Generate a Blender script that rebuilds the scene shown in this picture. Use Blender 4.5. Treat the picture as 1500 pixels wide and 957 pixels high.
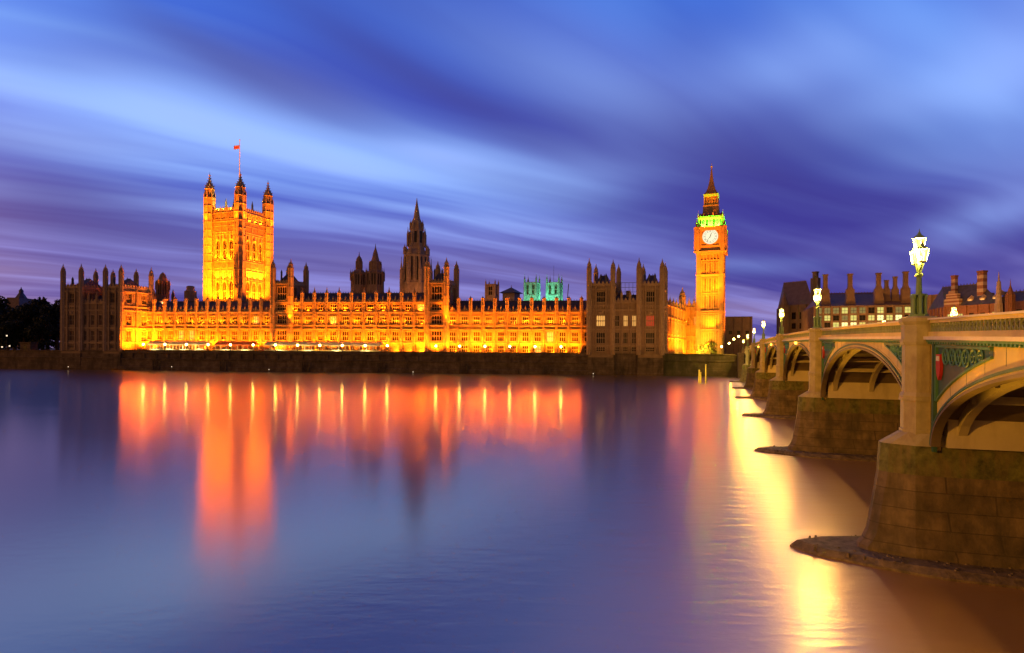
import bpy, math, random
from mathutils import Vector, Matrix
PI = math.pi
R = math.radians
random.seed(7)
for o in list(bpy.data.objects):
    bpy.data.objects.remove(o)
sc = bpy.context.scene
col = sc.collection

# ------------------------------------------------------------------ camera
F, H, HOR, ROLL = 920.0, 9.8, 513.4, 0.0066
cd = bpy.data.cameras.new('camera')
cam = bpy.data.objects.new('camera', cd)
col.objects.link(cam)
cam.location = (0, 0, H)
cam.rotation_euler = (R(90), -ROLL, 0)
cd.sensor_width = 36
cd.lens = F / 1500 * 36
cd.shift_y = (HOR - 478.5) / 1500
cd.clip_start = 0.3
cd.clip_end = 20000
sc.camera = cam

# ------------------------------------------------------------------ render look
sc.render.engine = 'CYCLES'
sc.view_settings.view_transform = 'Standard'
sc.view_settings.look = 'None'
sc.view_settings.gamma = 1
sc.view_settings.exposure = 0
sc.cycles.use_denoising = True
try:
    sc.cycles.denoiser = 'OPENIMAGEDENOISE'
except Exception:
    pass
sc.cycles.max_bounces = 5
sc.cycles.diffuse_bounces = 2
sc.cycles.glossy_bounces = 3
sc.cycles.caustics_reflective = False
sc.cycles.caustics_refractive = False
sc.cycles.sample_clamp_indirect = 0
sc.cycles.use_light_tree = True


# ------------------------------------------------------------------ node helper
class N:
    def __init__(s, nt):
        s.nt = nt

    def n(s, typ, ins=None, **kw):
        nd = s.nt.nodes.new(typ)
        for k, v in kw.items():
            setattr(nd, k, v)
        for k, v in (ins or {}).items():
            sk = nd.inputs[k]
            if isinstance(v, bpy.types.NodeSocket):
                s.nt.links.new(v, sk)
            elif isinstance(v, bpy.types.Node):
                s.nt.links.new(v.outputs[0], sk)
            else:
                sk.default_value = v
        return nd

    def math(s, op, a, b=None, c=None, clamp=False):
        ins = {0: a}
        if b is not None:
            ins[1] = b
        if c is not None:
            ins[2] = c
        nd = s.n('ShaderNodeMath', ins, operation=op)
        nd.use_clamp = clamp
        return nd.outputs[0]

    def mix(s, f, a, b, bt='MIX'):
        nd = s.nt.nodes.new('ShaderNodeMix')
        nd.data_type = 'RGBA'
        nd.blend_type = bt
        for k, v in ((0, f), (6, a), (7, b)):
            sk = nd.inputs[k]
            if isinstance(v, bpy.types.NodeSocket):
                s.nt.links.new(v, sk)
            else:
                sk.default_value = v if not isinstance(v, tuple) else (tuple(v) + (1,))[:4]
        return nd.outputs[2]

    def ramp(s, fac, stops, interp='LINEAR'):
        nd = s.n('ShaderNodeValToRGB', {0: fac})
        cr = nd.color_ramp
        cr.interpolation = interp
        while len(cr.elements) < len(stops):
            cr.elements.new(0.5)
        for e, (p, c) in zip(cr.elements, stops):
            e.position = p
            e.color = (tuple(c) + (1,))[:4] if isinstance(c, tuple) else (c, c, c, 1)
        return nd.outputs[0]


CITY = (.44, .20, .07)
# ------------------------------------------------------------------ world: dusk sky with wind-drawn cloud
wd = bpy.data.worlds.new('World')
sc.world = wd
wd.use_nodes = True
wt = wd.node_tree
wt.nodes.clear()
w = N(wt)
tc = w.n('ShaderNodeTexCoord')
sp = w.n('ShaderNodeSeparateXYZ', {0: tc.outputs['Generated']})
dx, dy, dz = sp.outputs
dzc = w.math('ADD', w.math('MAXIMUM', dz, 0.0), 0.06)
pxx = w.math('DIVIDE', dx, dzc)
pyy = w.math('DIVIDE', dy, dzc)
SA = R(53)
along = w.math('ADD', w.math('MULTIPLY', pxx, math.sin(SA)), w.math('MULTIPLY', pyy, math.cos(SA)))
across = w.math('SUBTRACT', w.math('MULTIPLY', pxx, math.cos(SA)), w.math('MULTIPLY', pyy, math.sin(SA)))
wob = w.n('ShaderNodeTexNoise', {'Vector': w.n('ShaderNodeCombineXYZ', {0: w.math('MULTIPLY', along, .35), 1: w.math('MULTIPLY', across, .5), 2: 3.1}), 'Scale': 1.0, 'Detail': 2.0}).outputs[0]
across2 = w.math('ADD', across, w.math('MULTIPLY', w.math('SUBTRACT', wob, .5), 1.0))


across3 = w.math('ADD', across, w.math('MULTIPLY', w.math('SUBTRACT', wob, .5), .25))


def streak(sa, sb, seed, det=4.0, rough=.5):
    v = w.n('ShaderNodeCombineXYZ', {0: w.math('MULTIPLY', along, sa), 1: w.math('MULTIPLY', across2, sb), 2: seed})
    return w.n('ShaderNodeTexNoise', {'Vector': v, 'Scale': 1.0, 'Detail': det, 'Roughness': rough}).outputs[0]


def sky_pt(x, y):
    X, h = (x - 750) / F, (HOR - y) / F
    L = math.sqrt(X * X + 1 + h * h)
    X, Y, h = X / L, 1 / L, h / L + .06
    return (X / h * math.sin(SA) + Y / h * math.cos(SA), X / h * math.cos(SA) - Y / h * math.sin(SA))


def blob(x0, y0, x1, y1, wid, soft=1.0):
    """soft elongated cloud between two directions"""
    a0, c0 = sky_pt(x0, y0)
    a1, c1 = sky_pt(x1, y1)
    am, al = (a0 + a1) / 2, abs(a1 - a0) / 2 + .01
    sl = (c1 - c0) / ((a1 - a0) or .01)
    cm = w.math('ADD', w.math('MULTIPLY', w.math('SUBTRACT', along, am), sl), (c0 + c1) / 2)
    u = w.math('DIVIDE', w.math('SUBTRACT', along, am), al)
    v = w.math('DIVIDE', w.math('SUBTRACT', across3, cm), wid)
    r = w.math('ADD', w.math('MULTIPLY', u, u), w.math('MULTIPLY', v, v))
    return w.math('POWER', 2.718, w.math('MULTIPLY', r, -1.0))


elev = w.math('MULTIPLY', w.math('ARCSINE', w.math('MAXIMUM', dz, 0.0)), 180 / PI / 60)   # 0..1 over 60 degrees
base = w.ramp(elev, [(0, (.33, .26, .47)), (.05, (.27, .20, .43)), (.13, (.18, .155, .42)), (.24, (.075, .13, .60)),
                     (.36, (.06, .175, .80)), (.5, (.055, .25, .92)), (1, (.04, .2, .75))])
big = w.ramp(streak(.16, .55, 1.7, 4.0), [(.40, 0.0), (.60, 1.0)])
fine = w.ramp(streak(.30, 1.7, 5.3, 3.0, .5), [(.40, 0.0), (.68, 1.0)])
vfine = w.ramp(streak(.5, 3.4, 9.3, 3.0, .5), [(.38, 0.0), (.72, 1.0)])
dark = w.mix(w.math('MULTIPLY', w.math('SUBTRACT', 1.0, big), .80), base, (.06, .05, .31))
lightc = w.ramp(elev, [(0, (.34, .29, .62)), (.12, (.33, .34, .82)), (.28, (.33, .56, 1.0)), (.6, (.16, .44, 1.0))])
l1 = w.mix(w.math('MULTIPLY', w.math('MULTIPLY', big, fine), .9), dark, lightc)
l1 = w.mix(w.math('MULTIPLY', vfine, .13), l1, lightc)
BL = [(-60, 150, 500, 235, .55, .85), (250, 190, 640, 265, .22, .8), (560, 205, 760, 260, .30, .55), (690, 20, 1010, 190, .22, .65), (1100, 40, 1210, 130, .35, .45),
      (1440, 40, 1560, 130, .6, .5), (620, 235, 900, 290, .5, .4), (750, 245, 880, 300, .6, .35)]
DK = [(0, 90, 260, 110, .22, .3), (180, 60, 620, 190, .30, .75), (-50, 200, 260, 225, .18, .5), (760, 150, 1100, 330, .5, .65), (-80, 260, 220, 300, .7, .45), (980, 60, 1250, 230, .4, .45), (850, 350, 1300, 380, 1.2, .35)]
c = l1
for (x0, y0, x1, y1, wid, a) in DK:
    c = w.mix(w.math('MULTIPLY', blob(x0, y0, x1, y1, wid), a * 1.1), c, (.065, .05, .31))
for (x0, y0, x1, y1, wid, a) in BL:
    tex = w.math('ADD', w.math('MULTIPLY', fine, .7), .6)
    c = w.mix(w.math('MULTIPLY', w.math('MULTIPLY', blob(x0, y0, x1, y1, wid), a), tex, clamp=True), c, (.36, .52, 1.0))
az = w.math('ARCTAN2', dx, dy)
el_ = w.math('ARCSINE', dz)
for (x0, y0, rx, ry, tl, a) in ((1435, 312, 85, 26, -.15, .60), (20, 160, 150, 40, .2, .45), (470, 245, 110, 15, .18, .55), (640, 228, 70, 13, .15, .60), (330, 195, 170, 22, .3, .35), (1480, 70, 90, 80, 0, .35), (1090, 385, 130, 14, .05, .25)):
    a0, e0_ = math.atan2(x0 - 750, F), math.atan2(HOR - y0, math.hypot(x0 - 750, F))
    cs_ = math.cos(a0)
    u = w.math('MULTIPLY', w.math('SUBTRACT', az, a0), F / rx / cs_ / cs_)
    v0 = w.math('ADD', w.math('SUBTRACT', el_, e0_), w.math('MULTIPLY', w.math('SUBTRACT', az, a0), tl))
    v = w.math('MULTIPLY', v0, F / ry)
    g_ = w.math('POWER', 2.718, w.math('MULTIPLY', w.math('ADD', w.math('MULTIPLY', u, u), w.math('MULTIPLY', v, v)), -1.0))
    c = w.mix(w.math('MULTIPLY', w.math('MULTIPLY', g_, a), w.math('ADD', w.math('MULTIPLY', fine, .6), .6), clamp=True), c, (.36, .50, 1.0))
for (x0, y0, rx, ry, tl, a) in ((1180, 240, 260, 60, .25, .45), (120, 320, 240, 40, .0, .45), (620, 120, 200, 26, .38, .45), (300, 75, 170, 22, .3, .3), (860, 300, 220, 30, .25, .3)):
    a0, e0_ = math.atan2(x0 - 750, F), math.atan2(HOR - y0, math.hypot(x0 - 750, F))
    cs_ = math.cos(a0)
    u = w.math('MULTIPLY', w.math('SUBTRACT', az, a0), F / rx / cs_ / cs_)
    v = w.math('MULTIPLY', w.math('ADD', w.math('SUBTRACT', el_, e0_), w.math('MULTIPLY', w.math('SUBTRACT', az, a0), tl)), F / ry)
    g_ = w.math('POWER', 2.718, w.math('MULTIPLY', w.math('ADD', w.math('MULTIPLY', u, u), w.math('MULTIPLY', v, v)), -1.0))
    c = w.mix(w.math('MULTIPLY', g_, a), c, (.085, .075, .27))
c = w.n('ShaderNodeGamma', {0: c, 1: 1.18}).outputs[0]
c = w.mix(1.0, c, (1.20, 1.22, 1.16), 'MULTIPLY')
# dusk is brightest over the palace: overhead and behind the viewer the sky is dark, with a low orange glow of the city
front = w.ramp(w.math('ADD', w.math('MULTIPLY', dy, .5), .5), [(.30, 0.0), (.62, 1.0)])
over = w.ramp(dz, [(.48, 1.0), (.80, 0.0)])
c = w.mix(w.math('MULTIPLY', front, over), (.012, .018, .07), c)
gd = w.math('MAXIMUM', w.math('SUBTRACT', w.math('MULTIPLY', dx, -.62), w.math('MULTIPLY', dy, .78)), 0.0)
glow = w.math('MULTIPLY', w.math('POWER', gd, 1.5), w.math('POWER', 2.718, w.math('MULTIPLY', w.math('MAXIMUM', dz, 0.0), -4.0)))
c = w.mix(w.math('MULTIPLY', glow, 1.0, clamp=True), c, CITY)
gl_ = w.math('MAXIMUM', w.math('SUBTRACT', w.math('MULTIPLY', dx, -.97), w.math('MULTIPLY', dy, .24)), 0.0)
bridge_fill = w.math('MULTIPLY', w.math('POWER', gl_, 4.0), w.math('POWER', 2.718, w.math('MULTIPLY', w.math('MAXIMUM', dz, 0.0), -3.0)))
c = w.mix(w.math('MULTIPLY', bridge_fill, 1.0, clamp=True), c, (3.1, 1.22, .05))  # added glow out of frame, brightens the bridge face orange
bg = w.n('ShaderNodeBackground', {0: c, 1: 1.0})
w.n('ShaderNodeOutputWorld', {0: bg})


# ------------------------------------------------------------------ materials
def mat(name, color, rough=.8, var=.25, scale=1.0, bump=.0, metallic=0.0, brick=None, emis=None, es=0.0, stain=None):
    m = bpy.data.materials.new(name)
    m.use_nodes = True
    nt = m.node_tree
    nt.nodes.clear()
    k = N(nt)
    t = k.n('ShaderNodeTexCoord').outputs['Object']
    cc = tuple(color) + (1,)
    c = k.n('ShaderNodeRGB').outputs[0]
    c.default_value = cc
    hgt = None
    if var:
        n1 = k.n('ShaderNodeTexNoise', {'Vector': t, 'Scale': scale, 'Detail': 5.0, 'Roughness': .6}).outputs[0]
        c = k.mix(k.ramp(n1, [(.3, 0.0), (.7, 1.0)]), tuple(x * (1 - var) for x in color), tuple(min(1, x * (1 + var)) for x in color))
        hgt = n1
    if brick:
        bw, bh, bc, f = brick
        v = k.n('ShaderNodeSeparateXYZ', {0: t})
        u = k.math('ADD', v.outputs[0], k.math('MULTIPLY', v.outputs[1], 1.0))
        bt = k.n('ShaderNodeTexBrick', {'Vector': k.n('ShaderNodeCombineXYZ', {0: u, 1: v.outputs[2], 2: 0.0}), 'Color1': (.82, .82, .82, 1), 'Color2': (1.1, 1.1, 1.1, 1),
                 'Mortar': (bc, bc, bc, 1), 'Scale': 1.0, 'Brick Width': bw, 'Row Height': bh, 'Mortar Size': .03, 'Mortar Smooth': .4})
        c = k.mix(f, c, bt.outputs[0], 'MULTIPLY')
    if stain:
        sc_, lo, hi, scol = stain
        st = k.n('ShaderNodeTexNoise', {'Vector': k.n('ShaderNodeMapping', {'Vector': t, 'Scale': (sc_, sc_, sc_ * .25)}), 'Scale': 1.0, 'Detail': 6.0, 'Roughness': .65}).outputs[0]
        c = k.mix(k.ramp(st, [(lo, 0.0), (hi, 1.0)]), c, tuple(scol))
    ins = {'Base Color': c, 'Roughness': rough, 'Metallic': metallic}
    if bump and hgt is not None:
        ins['Normal'] = k.n('ShaderNodeBump', {'Height': hgt, 'Strength': bump, 'Distance': .1})
    if emis:
        ins['Emission Color'] = tuple(emis) + (1,)
        ins['Emission Strength'] = es
    b = k.n('ShaderNodeBsdfPrincipled', ins)
    k.n('ShaderNodeOutputMaterial', {0: b})
    return m


def emit(name, color, s):
    m = bpy.data.materials.new(name)
    m.use_nodes = True
    nt = m.node_tree
    nt.nodes.clear()
    k = N(nt)
    k.n('ShaderNodeOutputMaterial', {0: k.n('ShaderNodeEmission', {0: tuple(color) + (1,), 1: s})})
    return m


M = {}
M['stone'] = mat('limestone', (.34, .23, .13), .85, .22, .35, .3, brick=(1.1, .55, .6, .7))
M['trim'] = mat('carved_limestone', (.42, .29, .17), .8, .18, .8, .2)
M['slate'] = mat('roof_iron_tiles', (.085, .08, .10), .55, .3, .6, brick=(.9, .45, .5, .8))
M['glass'] = mat('dark_window_glass', (.008, .006, .008), .35, .0)
M['glass'].node_tree.nodes['Principled BSDF'].inputs['Specular IOR Level'].default_value = .25
M['glass_glow'] = mat('lit_window', (.4, .3, .15), .5, .35, 1.2, emis=(1, .5, .12), es=.8)
M['glass_red'] = mat('red_lit_window', (.4, .1, .1), .5, .3, 1.2, emis=(1, .10, .03), es=.35)
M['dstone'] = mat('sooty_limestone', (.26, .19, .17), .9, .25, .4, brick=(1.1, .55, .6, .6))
M['gold'] = mat('gilded_iron', (.55, .38, .12), .4, .1, metallic=.3)
M['ironroof'] = mat('cast_iron_roof', (.20, .15, .10), .5, .3, .9)
M['paleroof'] = mat('pale_iron_roof', (.42, .42, .28), .6, .2, .6)
M['wallriver'] = mat('weedy_granite', (.17, .12, .072), .9, .45, .4, .4, brick=(2.6, 1.0, .4, .9), stain=(.3, .5, .75, (.04, .032, .02)))
M['green_wall'] = mat('mossy_granite', (.13, .12, .06), .9, .4, .3, .4, brick=(1.8, .7, .5, .7), stain=(.3, .45, .7, (.05, .06, .02)))
M['granite'] = mat('bridge_granite', (.34, .30, .18), .8, .2, 1.5, .3, stain=(.9, .52, .8, (.22, .14, .10)))
M['pier'] = mat('weathered_pier_stone', (.135, .10, .062), .9, .5, 1.1, .8, brick=(2.4, .85, .45, .9), stain=(1.1, .45, .7, (.06, .05, .03)))
M['algae'] = mat('algae_band', (.10, .105, .035), .9, .6, 2.5, .5, stain=(1.5, .45, .7, (.17, .13, .06)))
M['footing'] = mat('wet_footing_stone', (.16, .12, .075), .75, .5, 2.2, .9, stain=(1.2, .5, .7, (.06, .05, .035)))
M['pale'] = mat('pale_concrete', (.50, .45, .38), .8, .12, .5, .2, stain=(.7, .55, .85, (.30, .26, .2)))
M['bridgepaint'] = mat('lamplit_green_paint', (.58, .46, .13), .5, .14, .6, stain=(.7, .56, .85, (.34, .21, .08)))  # bridge green with orange lamplight mixed into its colour, rust stains on top
M['green'] = mat('green_paint', (.07, .20, .10), .4, .15, 1.2)
M['olive'] = mat('olive_iron_paint', (.26, .30, .11), .45, .2, 1.2)
M['darkgreen'] = mat('dark_green_paint', (.03, .09, .055), .5, .15, 1.2)
M['rib'] = mat('painted_ribs', (.40, .36, .26), .6, .15, .7)
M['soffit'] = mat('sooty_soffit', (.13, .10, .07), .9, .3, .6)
M['red'] = mat('red_enamel', (.45, .03, .02), .4, .1, 2)
M['cream'] = mat('cream_paint', (.65, .58, .40), .5, .08, 2)
M['lampgreen'] = mat('lamp_green_iron', (.12, .22, .10), .4, .1, 3)
M['lantern'] = bpy.data.materials.new('lantern_glass')
M['lantern'].use_nodes = True
M['lantern'].node_tree.nodes.clear()
k = N(M['lantern'].node_tree)
k.n('ShaderNodeOutputMaterial', {0: k.n('ShaderNodeMixShader', {0: .45, 1: k.n('ShaderNodeBsdfTransparent'), 2: k.n('ShaderNodeEmission', {0: (1, .42, .05, 1), 1: 9.0})})})
LFL = bpy.data.lights.new('lantern_flame', 'POINT')
LFL.energy, LFL.color, LFL.shadow_soft_size = 6000, (1, .50, .085), .11
M['globe'] = emit('globe_glass', (1, .60, .12), 75)
M['dial'] = emit('dial_opal_glass', (1, .92, .62), 1.05)
M['black'] = mat('black_paint', (.015, .015, .02), .5, 0)
M['asphalt'] = mat('asphalt', (.05, .05, .05), .9, .2, 2)
M['paving'] = mat('paving', (.28, .25, .21), .9, .15, 1, brick=(.9, .6, .7, .6))
M['earth'] = mat('ground', (.07, .065, .05), .95, .3, .1)
M['brick'] = mat('red_brick', (.27, .12, .07), .9, .2, 1.5)
M['band'] = mat('pale_stone_bands', (.5, .36, .24), .85, .1, 1)
M['brown'] = mat('brown_cladding', (.16, .11, .08), .7, .2, .5)
M['officeglass'] = mat('office_lit_glass', (.3, .35, .2), .4, .35, .8, emis=(.85, .95, .35), es=.0)
M['canvas'] = mat('marquee_canvas', (.62, .60, .45), .8, .1, 1)
M['canvasred'] = mat('red_awning', (.5, .12, .05), .8, .15, 1)
M['leaf'] = mat('dark_foliage', (.035, .045, .018), .8, .5, .4)
M['leafy'] = mat('bush_foliage', (.12, .13, .03), .8, .5, .8)
M['bark'] = mat('bark', (.09, .06, .04), .95, .3, 2)
M['wood'] = mat('yellow_post_timber', (.55, .42, .08), .7, .2, 2)
M['flagblue'] = mat('flag_blue', (.08, .06, .30), .8, 0)
M['flagwhite'] = mat('flag_white', (.8, .7, .72), .8, 0)
M['flagred'] = mat('flag_red', (.65, .04, .06), .8, 0)
M['teal'] = mat('abbey_stone', (.36, .42, .36), .85, .25, .3, brick=(2.0, 1.0, .5, .7))
M['lead'] = mat('lead_roof', (.12, .12, .14), .6, .2, .5)
M['buoy'] = emit('buoy_light', (1, .75, .5), 1.5)
M['office_on'] = emit('office_window_light', (.95, .80, .20), .85)
M['office_dim'] = emit('office_window_dim', (.8, .55, .16), .35)
M['office_bright'] = emit('office_window_bright', (1, .9, .35), 1.5)


# ------------------------------------------------------------------ mesh builder
class MB:
    def __init__(s):
        s.v, s.f, s.mi = [], [], []

    def add(s, vs, fs, m=0):
        b = len(s.v)
        s.v += [tuple(p) for p in vs]
        s.f += [tuple(b + i for i in q) for q in fs]
        s.mi += [m] * len(fs)

    def box(s, fr, a0, a1, b0, b1, z0, z1, m=0):
        (ox, oy), (ax, ay), (bx, by) = fr
        P = []
        for z in (z0, z1):
            for (a, b) in ((a0, b0), (a1, b0), (a1, b1), (a0, b1)):
                P.append((ox + ax * a + bx * b, oy + ay * a + by * b, z))
        s.add(P, [(0, 3, 2, 1), (4, 5, 6, 7), (0, 1, 5, 4), (1, 2, 6, 5), (2, 3, 7, 6), (3, 0, 4, 7)], m)

    def hexa(s, bottom, top, m=0):
        """bottom/top: lists of n points"""
        n = len(bottom)
        s.add(list(bottom) + list(top), [tuple(range(n - 1, -1, -1)), tuple(range(n, 2 * n))] + [(i, (i + 1) % n, n + (i + 1) % n, n + i) for i in range(n)], m)

    def prism(s, cx, cy, r0, r1, z0, z1, n=8, m=0, rot=None):
        rot = PI / n if rot is None else rot
        bt = [(cx + r0 * math.cos(rot + 2 * PI * i / n), cy + r0 * math.sin(rot + 2 * PI * i / n), z0) for i in range(n)]
        r1 = max(r1, .01)
        tp = [(cx + r1 * math.cos(rot + 2 * PI * i / n), cy + r1 * math.sin(rot + 2 * PI * i / n), z1) for i in range(n)]
        s.hexa(bt, tp, m)

    def bar(s, p, q, r, n=5, m=0):
        p, q = Vector(p), Vector(q)
        d = (q - p).normalized()
        u = d.cross(Vector((0, 0, 1)))
        if u.length < .01:
            u = Vector((1, 0, 0))
        u.normalize()
        v = d.cross(u)
        a = [p + (u * math.cos(2 * PI * i / n) + v * math.sin(2 * PI * i / n)) * r for i in range(n)]
        b = [x + (q - p) for x in a]
        s.hexa(a, b, m)

    def build(s, name, mats, parent=None, origin=(0, 0, 0), smooth=False):
        if not s.f:
            return None
        me = bpy.data.meshes.new(name)
        ox, oy, oz = origin
        me.from_pydata([(x - ox, y - oy, z - oz) for x, y, z in s.v], [], s.f)
        for mm in (mats if isinstance(mats, (list, tuple)) else [mats]):
            me.materials.append(mm)
        me.polygons.foreach_set('material_index', s.mi)
        if smooth:
            me.polygons.foreach_set('use_smooth', [True] * len(s.f))
        me.update()
        o = bpy.data.objects.new(name, me)
        col.objects.link(o)
        if parent is None:
            o.location = origin
        else:
            o.parent = parent
        return o


def tag(o, label, cat, group=None, kind=None):
    if label:
        o['label'] = label
    if cat:
        o['category'] = cat
    if group:
        o['group'] = group
    if kind:
        o['kind'] = kind
    return o


def thing(name, label, cat, loc, rz=0, group=None):
    o = bpy.data.objects.new(name, None)
    o.empty_display_size = 1
    col.objects.link(o)
    o.location = loc
    o.rotation_euler = (0, 0, rz)
    return tag(o, label, cat, group)


def inst(name, me, parent, loc, rz=0, scale=None):
    o = bpy.data.objects.new(name, me)
    col.objects.link(o)
    o.parent = parent
    o.location = loc
    o.rotation_euler = (0, 0, rz)
    if scale:
        o.scale = scale
    return o


def copy_tree(o, parent=None):
    c = o.copy()
    col.objects.link(c)
    if parent:
        c.parent = parent
    for ch in list(o.children):
        copy_tree(ch, c)
    return c


WF = ((0, 0), (1, 0), (0, 1))


def frame(p0, p1):
    """frame along a wall, b axis pointing outwards (to the right of the walking direction reversed)"""
    L = math.hypot(p1[0] - p0[0], p1[1] - p0[1])
    t = ((p1[0] - p0[0]) / L, (p1[1] - p0[1]) / L)
    return (tuple(p0[:2]), t, (t[1], -t[0])), L


def fpt(fr, a, b=0):
    (ox, oy), (ax, ay), (bx, by) = fr
    return (ox + ax * a + bx * b, oy + ay * a + by * b)


# ------------------------------------------------------------------ where things stand (survey from the photo)
def unroll(x, y):
    ddx, ddy = x - 750, y - HOR
    return ddx + ROLL * ddy, ddy - ROLL * ddx


def PT(x, y, Z):
    xu, yu = unroll(x, y)
    return (xu / F * Z, Z, H - yu / F * Z)


def zy(x, y, Z):
    return PT(x, y, Z)[2]


TH = R(6.16)
U = (math.cos(TH), -math.sin(TH))
BE = R(18.17)
V = (math.sin(BE), math.cos(BE))         # depth axis of the palace, also the bridge axis
S_ = (math.cos(BE), -math.sin(BE))
A0 = (0.0, 259.6)


def fp(x, d=0.0, y=485):
    """point on the palace's river front seen in column x, d metres back"""
    k = unroll(x, y)[0] / F
    ox, oy = A0[0] + V[0] * d, A0[1] + V[1] * d
    u = (k * oy - ox) / (U[0] - k * U[1])
    return (ox + U[0] * u, oy + U[1] * u)


def back(p, d):
    return (p[0] + V[0] * d, p[1] + V[1] * d)


SET = 13.2
ZF = fp(540, SET)[1]
z_terr = 8.6
zz = lambda y: zy(540, y, ZF)
z_base, z_s1, z_s2a, z_s2, z_s3, z_par, z_rid, z_pin = 8.6, zz(502), zz(482.5), zz(477), zz(457.6), zz(452.5), zz(440), zz(436.5)
z_s4, z_parc, z_ridc, z_pinc = zz(443), zz(438.5), zz(428), zz(424.5)

# ------------------------------------------------------------------ ground, water
SLOPE = (math.cos(R(0)), 0)
mb = MB()
fl = fp(-600, 3)
LB = [fp(-1700, 1.5), fp(980, 1.5)]
land = [(-1400, LB[0][1] + 80), LB[0], LB[1], (110, fp(980, 1.5)[1] - 10), (260, 215), (1400, 150), (1400, 1500), (-1400, 1500)]
mb.add([(x, y, 8.3) for x, y in land], [tuple(range(len(land)))])
o = mb.build('ground', M['earth'])
tag(o, 'dark ground of the far bank behind the river walls', None, kind='structure')

wm = bpy.data.materials.new('river_water')
wm.use_nodes = True
wm.node_tree.nodes.clear()
k = N(wm.node_tree)
t = k.n('ShaderNodeTexCoord').outputs['Object']
# long, flat ripples; a larger slow swell varies the gloss in drifting bands
mp = k.n('ShaderNodeMapping', {'Vector': t, 'Rotation': (0, 0, R(-12)), 'Scale': (.55, 1.4, 1)})
n1 = k.n('ShaderNodeTexNoise', {'Vector': mp, 'Scale': 1.3, 'Detail': 4.0, 'Roughness': .55}).outputs[0]
mp2 = k.n('ShaderNodeMapping', {'Vector': t, 'Rotation': (0, 0, R(20)), 'Scale': (.02, .09, 1)})
n2 = k.n('ShaderNodeTexNoise', {'Vector': mp2, 'Scale': 1.0, 'Detail': 3.0}).outputs[0]
yy = k.n('ShaderNodeSeparateXYZ', {0: t}).outputs[1]
calm = k.n('ShaderNodeMapRange', {'Value': yy, 'From Min': 20.0, 'From Max': 140.0, 'To Min': .155, 'To Max': .125}).outputs[0]
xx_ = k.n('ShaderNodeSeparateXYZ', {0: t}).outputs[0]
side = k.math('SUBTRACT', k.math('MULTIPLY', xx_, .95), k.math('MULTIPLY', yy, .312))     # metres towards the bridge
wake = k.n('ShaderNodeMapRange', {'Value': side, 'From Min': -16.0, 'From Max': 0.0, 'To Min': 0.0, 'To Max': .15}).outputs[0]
rg = k.math('ADD', k.math('ADD', k.math('MULTIPLY', k.ramp(n2, [(.35, 0.0), (.7, 1.0)]), .02), calm), k.math('MULTIPLY', wake, .55))
bp = k.n('ShaderNodeBump', {'Height': n1, 'Strength': k.math('ADD', k.math('MULTIPLY', wake, 4.0), .18), 'Distance': .028})
mp3 = k.n('ShaderNodeMapping', {'Vector': t, 'Rotation': (0, 0, R(14)), 'Scale': (.22, .75, 1)})
n3 = k.n('ShaderNodeTexNoise', {'Vector': mp3, 'Scale': 1.0, 'Detail': 2.0, 'Distortion': .6}).outputs[0]
bp = k.n('ShaderNodeBump', {'Height': n3, 'Strength': k.math('MULTIPLY', wake, 4.0), 'Distance': .075, 'Normal': bp})
gl = k.n('ShaderNodeBsdfAnisotropic', distribution='BECKMANN', ins={'Color': (1.0, .88, .68, 1), 'Roughness': rg, 'Normal': bp})
mud_and_lamplight = k.mix(k.n('ShaderNodeMapRange', {'Value': side, 'From Min': -7.0, 'From Max': 5.0, 'To Min': 0.0, 'To Max': 1.0}).outputs[0], (.035, .04, .06), (.40, .20, .035))  # muddy near the bridge, with orange lamplight put into the colour
df = k.n('ShaderNodeBsdfDiffuse', {'Color': mud_and_lamplight, 'Roughness': 0.0})
fr_ = k.n('ShaderNodeFresnel', {'IOR': 2.8, 'Normal': bp})
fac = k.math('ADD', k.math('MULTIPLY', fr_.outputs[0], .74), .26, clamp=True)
gl2 = k.n('ShaderNodeBsdfAnisotropic', distribution='GGX', ins={'Color': (.88, .84, 1.0, 1), 'Roughness': k.math('ADD', k.math('MULTIPLY', wake, .5), .285), 'Normal': bp})
glm = k.n('ShaderNodeMixShader', {0: k.math('ADD', k.math('MULTIPLY', wake, 2.0), .28), 1: gl, 2: gl2})
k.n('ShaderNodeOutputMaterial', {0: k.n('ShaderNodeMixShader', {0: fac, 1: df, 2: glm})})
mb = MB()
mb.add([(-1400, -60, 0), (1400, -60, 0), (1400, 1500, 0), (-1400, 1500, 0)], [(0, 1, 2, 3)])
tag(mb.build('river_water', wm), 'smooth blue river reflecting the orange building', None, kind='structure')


# ------------------------------------------------------------------ palace river wall
def wall_profile(mb, p0, p1, prof, m=0):
    """prof: list of (b, z) from bottom outside to top inside, extruded from p0 to p1"""
    fr, L = frame(p0, p1)
    n = len(prof)
    a = [fpt(fr, 0, b) + (z,) for b, z in prof]
    c_ = [fpt(fr, L, b) + (z,) for b, z in prof]
    mb.add(a + c_, [(i, n + i, n + i + 1, i + 1) for i in range(n - 1)] + [tuple(range(n))[::-1], tuple(range(n, 2 * n))], m)


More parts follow.
